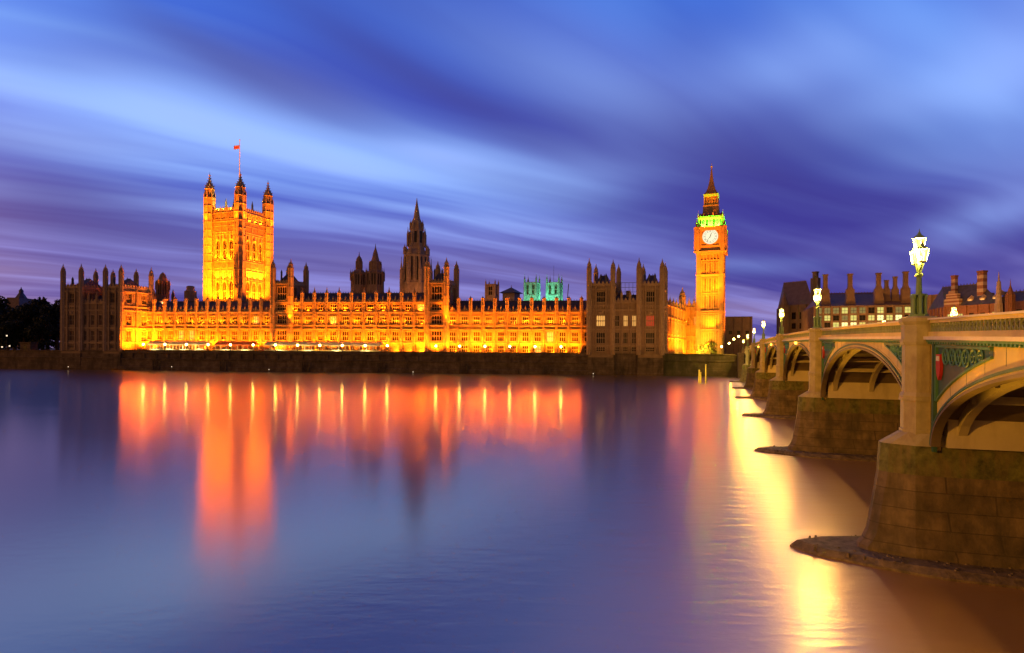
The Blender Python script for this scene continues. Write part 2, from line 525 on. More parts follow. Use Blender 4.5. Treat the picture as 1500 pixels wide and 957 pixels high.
zr = lambda y, x=500: zy(x, y, fp(x)[1])
PROF = [(-3, -1), (1.2, -1), (1.2, zr(540)), (.8, zr(539)), (.5, zr(530)), (.75, zr(529.5)), (.75, zr(528)), (.3, zr(527.5)), (.2, zr(520)), (.55, zr(519.5)), (.55, zr(518.5)), (.25, zr(518.2)),
        (.2, zr(515.6)), (.4, zr(515.4)), (.4, zr(514.8)), (-.5, zr(514.8)), (-.5, 7.8), (-3, 7.8)]
t_ = thing('river_wall', 'long dark stone river wall below the lit palace terrace', 'river wall', fp(500) + (0,))
mb = MB()
wall_profile(mb, fp(176), fp(862), PROF)
fr, L = frame(fp(176), fp(862))
for i in range(int(L / 5.6) + 1):
    mb.box(fr, i * 5.6, i * 5.6 + .9, .25, .62, zr(527), zr(519.7))
mb.build('wall', M['wallriver'], t_, fp(500) + (0,))
for xl in (232, 330, 450, 560, 680, 800):
    mb = MB()
    pl_ = fp(xl)
    f_ = (pl_, U, (U[1], -U[0]))
    for a in (-.3, .3):
        mb.box(f_, a - .06, a + .06, 1.25, 1.4, 0, zr(516))
    for q_ in range(20):
        mb.box(f_, -.3, .3, 1.28, 1.36, .4 + q_ * .42, .46 + q_ * .42)
    for a in (-1.4, 1.4):
        mb.box(f_, a - .2, a + .2, 1.2, 1.75, 0, zr(531))
    mb.build('ladder', M['pier'], t_, fp(500) + (0,))
mb = MB()
wall_profile(mb, fp(-1300, -.2), fp(175, -.2), [(-3, -1), (.7, -1), (.5, 5.0), (.8, 5.05), (.8, 5.5), (.3, 5.6), (.2, 8.1), (.5, 8.2), (.5, 8.6), (-.5, 8.6), (-.5, 7.6), (-3, 7.6)])
o = mb.build('embankment_wall', M['wallriver'], None, fp(50) + (0,))
tag(o, 'unlit stone embankment wall in front of the dark trees at far left', 'river wall')
mb = MB()
e0, e1 = fp(966, 2.0), fp(1089, 0)
e1 = (93.5, 243.0)
wall_profile(mb, e0, e1, [(-2, -1), (1.6, -1), (1.2, 2.2), (1.0, 2.3), (.6, 5.6), (.9, 5.7), (.9, 6.2), (.3, 6.3), (.2, 8.3), (.5, 8.4), (.5, 8.9), (-.4, 8.9), (-.4, 7.9), (-2, 7.9)])
o = mb.build('embankment_wall', M['green_wall'], None, e0 + (0,))
tag(o, 'mossy greenish river wall between the palace end pavilion and the bridge', 'river wall')
# terrace floor
mb = MB()
q = [fp(176, .4), fp(862, .4), fp(866, SET), fp(212, SET)]
mb.add([p + (8.45,) for p in q], [(0, 1, 2, 3)])
tag(mb.build('terrace_floor', M['paving']), 'paved river terrace in front of the palace', None, kind='structure')


# ------------------------------------------------------------------ gothic building kit
WIN = {}


def window_mesh(wd_, ht, kind, nl=3, tr=1):
    key = (round(wd_, 2), round(ht, 2), kind, nl, tr)
    if key in WIN:
        return WIN[key]
    mb = MB()
    mb.box(WF, -wd_ / 2, wd_ / 2, .30, .36, 0, ht, 1)
    for i in range(nl + 1):
        x = -wd_ / 2 + wd_ * i / nl
        mb.box(WF, x - .09, x + .09, -.06, .30, 0, ht, 0)
    for j in range(tr + 2):
        z = ht * j / (tr + 1)
        mb.box(WF, -wd_ / 2 - .05, wd_ / 2 + .05, -.09, .32, z - .09, z + .1, 0)
    for i in range(nl):                                    # cusped heads
        x0 = -wd_ / 2 + wd_ * i / nl
        for j in range(1, tr + 2):
            z = ht * j / (tr + 1)
            wq = wd_ / nl
            mb.add([(x0, .05, z), (x0 + wq * .5, .05, z), (x0, .05, z - wq * .7)], [(0, 1, 2)])
            mb.add([(x0 + wq, .05, z), (x0 + wq * .5, .05, z), (x0 + wq, .05, z - wq * .7)], [(0, 1, 2)])
    me = bpy.data.meshes.new('window')
    me.from_pydata(mb.v, [], mb.f)
    me.materials.append(M['trim'] if kind != 'sooty' else M['dstone'])
    me.materials.append({'dark': M['glass'], 'sooty': M['glass'], 'lit': M['glass_glow'], 'red': M['glass_red']}[kind])
    me.polygons.foreach_set('material_index', mb.mi)
    WIN[key] = me
    return me


TUR = {}


def turret_mesh(r, h, cap, st='trim', open_=True):
    """octagonal turret: shaft h high with strings, lantern stage, ogee cap of height cap"""
    key = (round(r, 2), round(h, 1), round(cap, 1), st)
    if key in TUR:
        return TUR[key]
    mb = MB()
    mb.prism(0, 0, r, r, 0, h)
    nz = max(1, int(h / 4))
    for i in range(1, nz + 1):
        z = h * i / nz
        mb.prism(0, 0, r * 1.14, r * 1.14, z - .22, z + .12)
    for i in range(8):                                    # corner shafts and blind panels
        a = PI / 8 + i * PI / 4
        x, y = r * math.cos(a), r * math.sin(a)
        mb.prism(x, y, r * .12, r * .12, 0, h + cap * .06, 5)
        mb.prism(x, y, r * .14, .01, h + cap * .06, h + cap * .26, 4)
    c1 = h + cap * .34
    mb.prism(0, 0, r * .72, r * .72, h, c1)
    for i in range(8):
        a = i * PI / 4
        mb.prism(r * .75 * math.cos(a), r * .75 * math.sin(a), r * .1, r * .1, h, c1, 4)
    mb.prism(0, 0, r * .98, r * .9, c1, c1 + cap * .03)
    prof = [(.86, 0), (.80, .10), (.62, .22), (.36, .36), (.20, .52), (.11, .72), (.05, .9)]
    rest = cap - cap * .37
    z0 = c1 + cap * .03
    for (ra, za), (rb, zb) in zip(prof, prof[1:]):
        mb.prism(0, 0, r * ra, r * rb, z0 + rest * za, z0 + rest * zb)
    for za, ra in ((.16, .78), (.30, .52), (.45, .32), (.60, .22)):
        for i in range(4):
            a = PI / 4 + i * PI / 2
            mb.prism(r * ra * math.cos(a), r * ra * math.sin(a), r * .13, .02, z0 + rest * za, z0 + rest * (za + .07), 4)
    mb.prism(0, 0, r * .2, r * .2, z0 + rest * .76, z0 + rest * .82)
    mb.prism(0, 0, r * .04, r * .02, z0 + rest * .9, z0 + rest * 1.0, 4)
    me = bpy.data.meshes.new('turret')
    me.from_pydata(mb.v, [], mb.f)
    me.materials.append(M[st])
    TUR[key] = me
    return me


PIN = {}


def pinnacle_mesh(wd_, h, cap, st='trim'):
    key = (round(wd_, 2), round(h, 2), round(cap, 2), st)
    if key in PIN:
        return PIN[key]
    mb = MB()
    w_ = wd_ / 2
    mb.prism(0, 0, w_, w_, 0, h, 8)
    mb.prism(0, 0, w_ * 1.25, w_ * 1.25, h * .45, h * .5, 8)
    mb.prism(0, 0, w_ * 1.3, w_ * 1.2, h - .15, h + .12, 8)
    for i in range(8):
        a = PI / 8 + i * PI / 4
        mb.prism(w_ * math.cos(a), w_ * math.sin(a), w_ * .15, w_ * .15, 0, h, 4)
    mb.prism(0, 0, w_ * .95, w_ * .35, h + .1, h + cap * .45, 8)
    mb.prism(0, 0, w_ * .4, w_ * .1, h + cap * .45, h + cap * .8, 4)
    mb.prism(0, 0, w_ * .28, w_ * .28, h + cap * .72, h + cap * .8, 4)
    mb.prism(0, 0, w_ * .08, .01, h + cap * .8, h + cap, 4)
    me = bpy.data.meshes.new('pinnacle')
    me.from_pydata(mb.v, [], mb.f)
    me.materials.append(M[st])
    PIN[key] = me
    return me


class Bld:
    def __init__(s, name, label, cat, loc, group=None, st='stone', tr='trim'):
        s.o = loc if len(loc) == 3 else tuple(loc) + (8.3,)
        s.root = thing(name, label, cat, s.o, 0, group)
        s.wall, s.trim, s.roof, s.par = MB(), MB(), MB(), MB()
        s.st, s.tr = st, tr
        s.nwin = 0

    def loc(s, x, y, z):
        return (x - s.o[0], y - s.o[1], z - s.o[2])

    def gwall(s, p0, p1, z0, z1, nb, rows, strings, ww=.52, but=.9, bd=.55, kinds=None, th=.9, ribs=True, nl=3, bt_top=None, ends=True):
        fr, L = frame(p0, p1)
        bw = L / nb
        rz = math.atan2(fr[1][1], fr[1][0])
        zs = sorted([z0, z1] + [z for r in rows for z in r[:2]])
        for i in range(nb):
            a0, a1 = i * bw, (i + 1) * bw
            m0, m1 = a0 + bw * (1 - ww) / 2, a1 - bw * (1 - ww) / 2
            if not rows:
                continue
            s.wall.box(fr, a0, m0, -th, 0, z0, z1)
            s.wall.box(fr, m1, a1, -th, 0, z0, z1)
            edges = [z0] + [z for r in rows for z in r[:2]] + [z1]
            for j in range(0, len(edges), 2):
                s.wall.box(fr, m0, m1, -th, 0, edges[j], edges[j + 1])
                zb, zt = edges[j], edges[j + 1]
                if zt - zb > 1.2 and ribs:                 # tracery panel under each window
                    nn = 4
                    for q in range(nn + 1):
                        a = m0 + (m1 - m0) * q / nn
                        s.trim.box(fr, a - .07, a + .07, 0, .13, zb + .25, zt - .2)
            for j, rw in enumerate(rows):
                kd = 'dark' if s.st != 'dstone' else 'sooty'
                if kd == 'dark' and s.root['category'] == 'palace wing' and random.random() < .06:
                    kd = 'lit'
                if kinds and (i, j) in kinds:
                    kd = kinds[(i, j)]
                wm_ = window_mesh(m1 - m0, rw[1] - rw[0], kd, nl, 1)
                pp = fpt(fr, (m0 + m1) / 2, -.42)
                if s.nwin < 100:
                    ow = inst('window', wm_, s.root, s.loc(pp[0], pp[1], rw[0]), rz)
                    if kd == 'lit':
                        ow['label'] = 'window glowing warm from inside'
                    if kd == 'red':
                        ow['label'] = 'window glowing red from inside'
                    s.nwin += 1
                s.trim.box(fr, m0 - .25, m1 + .25, 0, .22, rw[1] + .05, rw[1] + .28)   # hood
                s.trim.box(fr, m0 - .12, m1 + .12, 0, .28, rw[0] - .25, rw[0] - .02)   # sill
            if ribs:
                for a in (a0 + (m0 - a0) * .62, a1 - (a1 - m1) * .62, m0 - .12, m1 + .12):
                    s.trim.box(fr, a - .08, a + .08, 0, .17, z0, z1 - .1)
        if not rows:
            s.wall.box(fr, 0, L, -th, 0, z0, z1)
        if but:
            rng_ = range(nb + 1) if ends else range(1, nb)
            for i in rng_:
                a = i * bw
                zt = bt_top if bt_top else z1
                pb = fpt(fr, a, bd * .3)
                s.wall.prism(pb[0], pb[1], but * .62, but * .56, z0, zt, 8, 0, rz + PI / 8)
                for q in range(3):
                    s.trim.box(fr, a - but * .5 + q * but * .5 - .05, a - but * .5 + q * but * .5 + .05, bd * .3 + but * .5, bd * .3 + but * .62, z0 + .5, zt - .4)
        for z in strings:
            s.trim.box(fr, -.1, L + .1, 0, .42 if not but else .62 + 0, z - .2, z + .16)
            s.trim.box(fr, 0, L, 0, .3, z - .42, z - .2)
        return fr, L

    def battlement(s, fr, L, z, h=1.1, pitch=1.3, th=.5):
        s.par.box(fr, 0, L, -th, .1, z, z + h * .55)
        n = max(1, int(L / pitch))
        p = L / n
        for i in range(n):
            s.par.box(fr, i * p + p * .22, i * p + p * .78, -th, .1, z + h * .55, z + h)
            s.par.prism(*fpt(fr, i * p + p * .5, -th / 2), .16, .02, z + h, z + h * 1.45, 4)

    def turret(s, x, y, r, z0, zsh, ztip, st='trim'):
        return inst('turret', turret_mesh(r, zsh - z0, ztip - zsh, st), s.root, s.loc(x, y, z0), -TH)

    def gable(s, q, z0, z1, inset=0.0, m=0):
        """hipped/gabled roof over quad q=(front-left, front-right, back-right, back-left)"""
        a, b, c_, d = q
        ml = ((a[0] + d[0]) / 2, (a[1] + d[1]) / 2)
        mr = ((b[0] + c_[0]) / 2, (b[1] + c_[1]) / 2)
        rl = (ml[0] + (mr[0] - ml[0]) * inset, ml[1] + (mr[1] - ml[1]) * inset)
        rr = (mr[0] + (ml[0] - mr[0]) * inset, mr[1] + (ml[1] - mr[1]) * inset)
        P = [a + (z0,), b + (z0,), c_ + (z0,), d + (z0,), rl + (z1,), rr + (z1,)]
        s.roof.add(P, [(0, 1, 5, 4), (1, 2, 5), (2, 3, 4, 5), (3, 0, 4), (0, 3, 2, 1)], m)
        # ridge cresting
        fr, L = frame(rl, rr) if rl != rr else (None, 0)
        if L > 1:
            s.roof.box(fr, 0, L, -.1, .1, z1 - .1, z1 + .25, m)
            for i in range(int(L / 1.2)):
                s.roof.box(fr, i * 1.2 + .3, i * 1.2 + .55, -.06, .06, z1 + .25, z1 + .75, m)

    def fin(s, roofmat='slate'):
        s.wall.build('wall', M[s.st], s.root, s.o)
        s.trim.build('stone_trim', M[s.tr], s.root, s.o)
        s.par.build('parapet', M[s.tr], s.root, s.o)
        s.roof.build('roof', M[roofmat], s.root, s.o)


GAIN = 10.4


def spot(x, y, z, tx, ty, tz, e, colr=(1, .33, .02), ang=120, blend=.8, rad=.15):
    l = bpy.data.lights.new('floodlight', 'SPOT')
    e *= GAIN
    l.energy, l.color, l.spot_size, l.spot_blend, l.shadow_soft_size = e, colr, R(ang), blend, rad
    o = bpy.data.objects.new('floodlight', l)
    col.objects.link(o)
    o.location = (x, y, z)
    o.rotation_euler = (Vector((tx, ty, tz)) - Vector((x, y, z))).to_track_quat('-Z', 'Y').to_euler()
    return o


ORANGE = (1, .20, .001)
AMBER = (1, .25, .003)


# ------------------------------------------------------------------ river range: three long sections
def section(name, label, x0, x1, nb, centre=False, ground=False, nfirst=0):
    p0, p1 = fp(x0, SET), fp(x1, SET)
    B = Bld(name, label, 'palace wing', fp((x0 + x1) / 2, SET))
    rows = [(z_s1 + .9, z_s2a - .9), (z_s2 + .7, z_s3 - 1.9)]
    if ground:
        rows = [(z_base + .3, z_s1 - .9)] + rows
    z1 = z_s3
    strings = [z_s1, z_s2a, z_s2, z_s3]
    if centre:
        rows.append((z_s3 + .9, z_s4 - .9))
        z1 = z_s4
        strings.append(z_s4)
    fr, L = B.gwall(p0, p1, z_base, z1, nb, rows, strings, ww=.5)
    zp = z_parc if centre else z_par
    B.battlement(fr, L, z1 + .1, zp - z1 - .1, 1.35)
    bw = L / nb
    zt = z_pinc if centre else z_pin
    cap = 2.9 if centre else 1.3
    pm = pinnacle_mesh(1.5, zt - z1 - (1.4 if centre else .4), cap)
    rz = -TH
    for i in range(0 if nfirst == 0 else nfirst, nb + 1):
        x, y = fpt(fr, i * bw, .15)
        inst('pinnacle', pm, B.root, B.loc(x, y, z1), rz)
    for i in range(nb):                                    # niche finial in the middle of each bay
        x, y = fpt(fr, (i + .5) * bw, .05)
        B.par.prism(x, y, .42, .36, z1, zp + .5, 6)
        B.par.prism(x, y, .42, .02, zp + .5, zp + 1.5, 6)
    q = (fpt(fr, 0, -.9), fpt(fr, L, -.9), fpt(fr, L, -12.9), fpt(fr, 0, -12.9))
    zr0, zr1 = z1 + .3, (z_ridc if centre else z_rid)
    B.gable(q, zr0, zr1, 0)
    for i in range(nb):                                    # small roof vents
        x, y = fpt(fr, (i + .5) * bw, -3.2)
        B.roof.prism(x, y, .35, .3, zr0 + 1, zr0 + 3.0, 4)
        B.roof.prism(x, y, .45, .02, zr0 + 3.0, zr0 + 3.9, 4)
    # back and gable ends so that the block is closed
    B.wall.box(fr, 0, L, -12.9, -12.3, z_base, zr0 + .4)
    B.wall.box(fr, -.05, .5, -12.9, -.9, z_base, zr0)
    B.wall.box(fr, L - .5, L + .05, -12.9, -.9, z_base, zr0)
    B.fin()
    return fr, L, bw


fL, LL, bwL = section('palace_wing', 'orange floodlit two storey palace wing beside the dark left pavilion, behind long marquees', 211, 398.8, 12, nfirst=1)
fC, LC, bwC = section('palace_wing', 'taller middle palace wing with three window rows and pointed pinnacles', 425, 625.5, 11, centre=True)
fR, LR, bwR = section('palace_wing', 'yellow lit palace wing with bright ground floor next to the dark right pavilion', 654, 870, 12, ground=True)

for fr, nb, bw, cen in ((fL, 12, bwL, 0), (fC, 11, bwC, 1), (fR, 12, bwR, 2)):
    for i in range(nb):
        a = (i + .5) * bw
        if cen == 2 and i == nb - 1:
            continue
        j = random.uniform(.75, 1.3)
        x, y = fpt(fr, a, 4.2)
        tx, ty = fpt(fr, a, 0)
        spot(x, y, z_base + .5, tx, ty, z_base + 14, 2300 * j * (1.25 if (i // 2) % 2 else .8), ORANGE, 115)
        g = {0: 1.0, 1: 1.0, 2: 1.25}[cen]
        x, y = fpt(fr, a + random.uniform(-.8, .8), .95)
        spot(x, y, z_s2 + .4, tx, ty, z_s2 + 6, 400 * j * g, AMBER, 140)
        x, y = fpt(fr, a + random.uniform(-1.2, 1.2), 1.0)
        j = random.uniform(.5, 1.7)
        spot(x, y, z_s1 + .35, tx, ty, z_s1 + 5, 150 * j * g, AMBER, 140)
        if cen == 2 or (cen == 1 and i >= 8):
            x, y = fpt(fr, a + 1.2, 1.6)
            spot(x, y, z_base + .1, tx, ty, z_base + 3.0, 360 * random.uniform(.5, 1.5), AMBER, 150)
        if cen == 1:
            x, y = fpt(fr, a, 1.0)
            spot(x, y, z_s3 + .4, tx, ty, z_s3 + 5, 330 * j, ORANGE, 140)


# ------------------------------------------------------------------ the two towers in the river front
def front_tower(label, x0, x1):
    p0, p1 = fp(x0, SET - .8), fp(x1, SET - .8)
    B = Bld('front_tower', label, 'palace tower', p0, 'turreted towers in the middle of the river front')
    D = 11
    q = [p0, p1, back(p1, D), back(p0, D)]
    zt = zz(415.5)
    rows = [(z_s1 + .9, z_s2a - .6), (z_s2 + .7, z_s3 - 1.4), (z_s3 + .9, z_s4 - .9), (z_s4 + 1, zt - 1.4)]
    st = [z_s1, z_s2a, z_s2, z_s3, z_s4, zt]
    fr, L = B.gwall(q[0], q[1], z_base, zt, 1, rows, st, ww=.52, but=0, nl=4)
    B.battlement(fr, L, zt + .1, 1.5, 1.3)
    for a, b in ((1, 2), (2, 3), (3, 0)):
        f2, L2 = B.gwall(q[a], q[b], z_base, zt, 2, rows[2:], [z_s4, zt], ww=.45, but=0)
        B.battlement(f2, L2, zt + .1, 1.5, 1.3)
    for (x, y) in q:
        B.turret(x, y, 1.15, z_base, zz(393), zz(378))
    B.gable([fpt(fr, .8, -.9), fpt(fr, L - .8, -.9), back(fpt(fr, L - .8, 0), D - 1), back(fpt(fr, .8, 0), D - 1)], zt - .5, zz(400), .25)
    for k_ in (.3, .7):
        x, y = fpt(fr, L * k_, -3)
        B.roof.prism(x, y, .5, .4, zt, zz(398), 6)
        B.roof.prism(x, y, .55, .02, zz(398), zz(393), 6)
    B.fin()
    return fr, L


fT1, LT1 = front_tower('turreted tower between the left wing and the taller middle wing', 399.5, 425.5)
fT2, LT2 = front_tower('turreted tower between the taller middle wing and the right wing', 625.2, 653.5)
for fr, L in ((fT1, LT1), (fT2, LT2)):
    x, y = fpt(fr, L + .5, 3.5)
    tx, ty = fpt(fr, L, 0)
    spot(x, y, z_base + 12, tx, ty, z_base + 27, 4000, ORANGE, 60)
    x, y = fpt(fr, L * .5, 4.5)
    tx, ty = fpt(fr, L * .5, 0)
    spot(x, y, z_base + .5, tx, ty, z_base + 6, 2600, ORANGE, 110)


# ------------------------------------------------------------------ end pavilions
ZP = fp(915)[1]
zp_ = lambda y: zy(915, y, ZP)


def pavilion(name, label, xs, D, lit, n_mid, tdep=15, sidebays=3):
    """xs = columns of: left edge, left tower right edge, right tower left edge, right edge"""
    B = Bld(name, label, 'palace pavilion', fp((xs[0] + xs[3]) / 2), tr='trim' if lit else 'trim', st='stone')
    z0 = 4.0
    PL = MB()
    zb, zt, zm = zp_(518), zp_(419), zp_(443)
    rows_t = [(zp_(515), zp_(508.5)), (zp_(503.5), zp_(487)), (zp_(478), zp_(462)), (zp_(442.5), zp_(427))]
    st_t = [zp_(506), zp_(482.5), zp_(454), zp_(447.5), zp_(423.5)]
    rows_m = rows_t[:3]
    kd = {(0, 2): 'lit'} if lit else {}
    kd2 = {(0, 2): 'red'} if lit else {}
    tw = []
    for ti, (xa, xb) in enumerate(((xs[0], xs[1]), (xs[2], xs[3]))):
        p0, p1 = fp(xa), fp(xb)
        q = [p0, p1, back(p1, tdep), back(p0, tdep)]
        fr, L = B.gwall(p0, p1, zb, zt, 1, rows_t, st_t, ww=.36, but=0, kinds=kd if ti == 0 else kd2, nl=4)
        # narrow blind lights beside the large windows
        for s_ in (.12, .165, .21, .255, .745, .79, .835, .88):
            B.trim.box(fr, L * s_ - .08, L * s_ + .08, 0, .3, zb, zt - .5)
        for s_ in (.29, .71):
            B.wall.box(fr, L * s_ - .28, L * s_ + .28, 0, .75, zb, zt - 1.2)
            B.trim.prism(*fpt(fr, L * s_, .4), .35, .05, zt - 1.2, zt + .6, 6)
        for zA in (zp_(506), zp_(482.5), zp_(454), zp_(447.5)):
            for q_ in range(9):
                a = L * (.12 + .76 * q_ / 8)
                B.trim.prism(*fpt(fr, a, .2), .25, .25, zA - 1.1, zA - .3, 4)
        tw.append((fr, L, q))
        B.battlement(fr, L, zt + .05, 1.7, 1.4)
        for a, b in ((1, 2), (2, 3), (3, 0)):
            f2, L2 = B.gwall(q[a], q[b], zb, zt, 2, rows_t[1:], st_t, ww=.34, but=.8)
            B.battlement(f2, L2, zt + .05, 1.7, 1.4)
        for n_, (x, y) in enumerate(q):
            B.turret(x, y, 1.0, zb - .6, zp_(394), zp_(378.5) + random.uniform(-.6, .6))
        B.gable([fpt(fr, 1.2, -1.2), fpt(fr, L - 1.2, -1.2), back(fpt(fr, L - 1.2, 0), tdep - 1.2), back(fpt(fr, 1.2, 0), tdep - 1.2)], zt, zp_(401.5), .3)
        for kk, (a, b) in enumerate(((.28, -2.5), (.5, -5), (.72, -2.5))):
            x, y = fpt(fr, L * a, b)
            B.roof.prism(x, y, .55, .5, zt, zp_(404), 6)
            B.roof.prism(x, y, .6, .02, zp_(404), zp_(399), 6)
        # heraldic panels between storeys
        B.trim.box(fr, L * .38, L * .62, 0, .16, zp_(461), zp_(456))
        B.trim.prism(*fpt(fr, L * .5, .12), .8, .8, zp_(460), zp_(457), 6)
        # plinth
        PL.box(fr, -.6, L + .6, -2, .9, z0 - 6, zp_(524))
        B.wall.box(fr, -.3, L + .3, -2, .5, zp_(524), zb)
    p0, p1 = fp(xs[1], .8), fp(xs[2], .8)
    fr, L = B.gwall(p0, p1, zb, zm, n_mid, rows_m, [zp_(506), zp_(482.5), zp_(454), zm], ww=.5, but=.7, kinds={(1, 2): 'lit', (2, 2): 'lit'} if lit else {})
    B.battlement(fr, L, zm + .05, 1.6, 1.4)
    bw = L / n_mid
    for i in range(1, n_mid):
        x, y = fpt(fr, i * bw, .2)
        inst('pinnacle', pinnacle_mesh(.9, zp_(430) - zm, 2.0), B.root, B.loc(x, y, zm), -TH)
    B.gable([fpt(fr, 0, -1), fpt(fr, L, -1), fpt(fr, L, -12), fpt(fr, 0, -12)], zm, zp_(430.5), 0)
    B.wall.box(fr, L * .55, L * .7, -7, -5, zm, zp_(424))
    PL.box(fr, 0, L, -2, .5, z0 - 6, zb)
    PL.build('plinth', M['wallriver'], B.root, B.o)
    # rear body: side walls
    pr0, pr1 = fp(xs[3]), back(fp(xs[3]), D)
    f3, L3 = B.gwall(back(pr0, tdep), pr1, zb, zp_(441), max(1, sidebays), [r for r in rows_m[1:]], [zp_(506), zp_(482.5), zp_(454), zp_(441)], ww=.4, but=.8)
    B.battlement(f3, L3, zp_(441), 1.4)
    B.wall.box(fr, 0, L, -D, -D + .6, zb, zm)
    pl = fp(xs[0])
    f4, L4 = B.gwall(back(pl, D), back(pl, tdep), zb, zp_(441), max(1, sidebays), [r for r in rows_m[1:]], [zp_(506), zp_(441)], ww=.4, but=.8)
    B.gable([back(fp(xs[0]), tdep), back(fp(xs[3]), tdep), back(fp(xs[3]), D), back(fp(xs[0]), D)], zp_(441), zp_(430), 0)
    B.fin()
    return tw


twR = pavilion('end_pavilion', 'dark unlit palace pavilion with four glowing windows, right of the orange wings', (862.5, 897.5, 935.5, 969.5), 22, True, 3)
twL = pavilion('end_pavilion', 'dark unlit palace pavilion at the left end with one orange lit side', (92, 118.5, 154, 177), 16, False, 3, 15.5, 1)
# orange light on the inner side of the left pavilion, dim warm wash on its front and on the right one
p = back(fp(177), 7)
for d_, e_, zt_ in ((3, 5000, 16), (8.5, 5000, 30), (12, 4500, 18)):
    p = back(fp(177), d_)
    spot(p[0] + 7 * S_[0], p[1] + 7 * S_[1], z_terr + .8, p[0], p[1], zt_, e_, ORANGE, 110)
for xx, e_ in ((870, 5200), (900, 5200), (940, 6200), (965, 5200)):
    p = fp(xx)
    spot(p[0] - 3, p[1] - 26, 3.0, p[0], p[1], 24, e_ * .05, (1, .40, .14), 60)
for xx in (105, 150):
    p = fp(xx)
    spot(p[0] + 4, p[1] - 26, 3.0, p[0], p[1], 22, 100, (1, .5, .35), 70)

# ------------------------------------------------------------------ lit return wing between right pavilion and clock tower
pA = back(fp(969.5), 22)
pE = PT(1003, 470, pA[1] * 1.153)[:2]
WV = (pE[0] - pA[0], pE[1] - pA[1])
WL = math.hypot(*WV)
WV = (WV[0] / WL, WV[1] / WL)
WN = (WV[1], -WV[0])
wk = lambda d: (pA[0] + WV[0] * d, pA[1] + WV[1] * d)
B = Bld('return_wing', 'orange lit palace wing running back from the right pavilion to the clock tower', 'palace wing', pA)
z0_, z1_ = 8.5, zp_(440) - .3
f5, L5 = B.gwall(pA, pE, z0_, z1_, 6, [(z0_ + 1.5, z0_ + 6), (z0_ + 9, z0_ + 14.5)], [z0_ + 7.2, z0_ + 16.3, z1_], ww=.45, but=.9)
B.battlement(f5, L5, z1_, 1.8)
for i in range(7):
    x, y = fpt(f5, i * L5 / 6, .1)
    inst('pinnacle', pinnacle_mesh(1.0, 2.5, 2.2), B.root, B.loc(x, y, z1_), 0)
B.gable([pA, pE, (pE[0] - 12, pE[1] + 4), (pA[0] - 12, pA[1] + 4)], z1_, z1_ + 3.5, 0)
pB = pE
B.turret(pB[0] - 1, pB[1] + 1, 1.6, z0_, zy(1000, 436, pE[1]), zy(1000, 420, pE[1]))
# cross wing that meets the tower
zc1 = zy(1012, 447, 300)
pC = (PT(1002, 480, pE[1] + 2)[0], pE[1] + 2)
pD = (PT(1024, 480, pE[1] - 4)[0], pE[1] - 4)
f6, L6 = B.gwall(pC, pD, z0_, zc1, 2, [(z0_ + 2, z0_ + 7), (zy(1012, 475, 300), zy(1012, 462, 300))], [z0_ + 9, zc1], ww=.42, but=.8, kinds={(1, 1): 'lit'})
B.battlement(f6, L6, zc1, 2.0)
for a in (0, .33, .66, 1):
    x, y = fpt(f6, L6 * a, 0)
    inst('pinnacle', pinnacle_mesh(.9, 3.0, 2.6), B.root, B.loc(x, y, zc1), 0)
B.wall.box(f6, 0, L6, -12, -11, z0_, zc1)
B.fin()
for d_ in (5, 12, 19, 26, 33):
    p = wk(d_)
    spot(p[0] + 6 * WN[0], p[1] + 6 * WN[1], z0_ + .6, p[0], p[1], z0_ + 12, 4000, ORANGE, 120)
spot(PT(1012, 480, pE[1] - 12)[0], pE[1] - 12, z0_ + .5, PT(1010, 480, pE[1])[0], pE[1], z0_ + 8, 4000, AMBER, 110)

# ------------------------------------------------------------------ clock tower
CZ = 297.0
ct = PT(1041.5, 430, CZ)
KA = R(21.5)
cT = (math.cos(KA), -math.sin(KA))
cN = (cT[1], -cT[0])
cw = 11.4 / 2
zc = lambda y: zy(1041, y, CZ + 4)
ctr = (ct[0] + 1.7, CZ + cw)


def csq(hw):
    """corner ring (front-left, front-right, back-right, back-left)"""
    return [(ctr[0] + cT[0] * a * hw - cN[0] * b * hw * -1, ctr[1] + cT[1] * a * hw - cN[1] * b * hw * -1) for a, b in ((-1, 1), (1, 1), (1, -1), (-1, -1))]


B = Bld('clock_tower', 'tall orange floodlit gothic clock tower with white dial and green belfry', 'clock tower', (ctr[0], ctr[1], 8.3))


def cbox(mb, hw0, hw1, z0, z1, m=0):
    mb.hexa([p + (z0,) for p in csq(hw0)], [p + (z1,) for p in csq(hw1)], m)


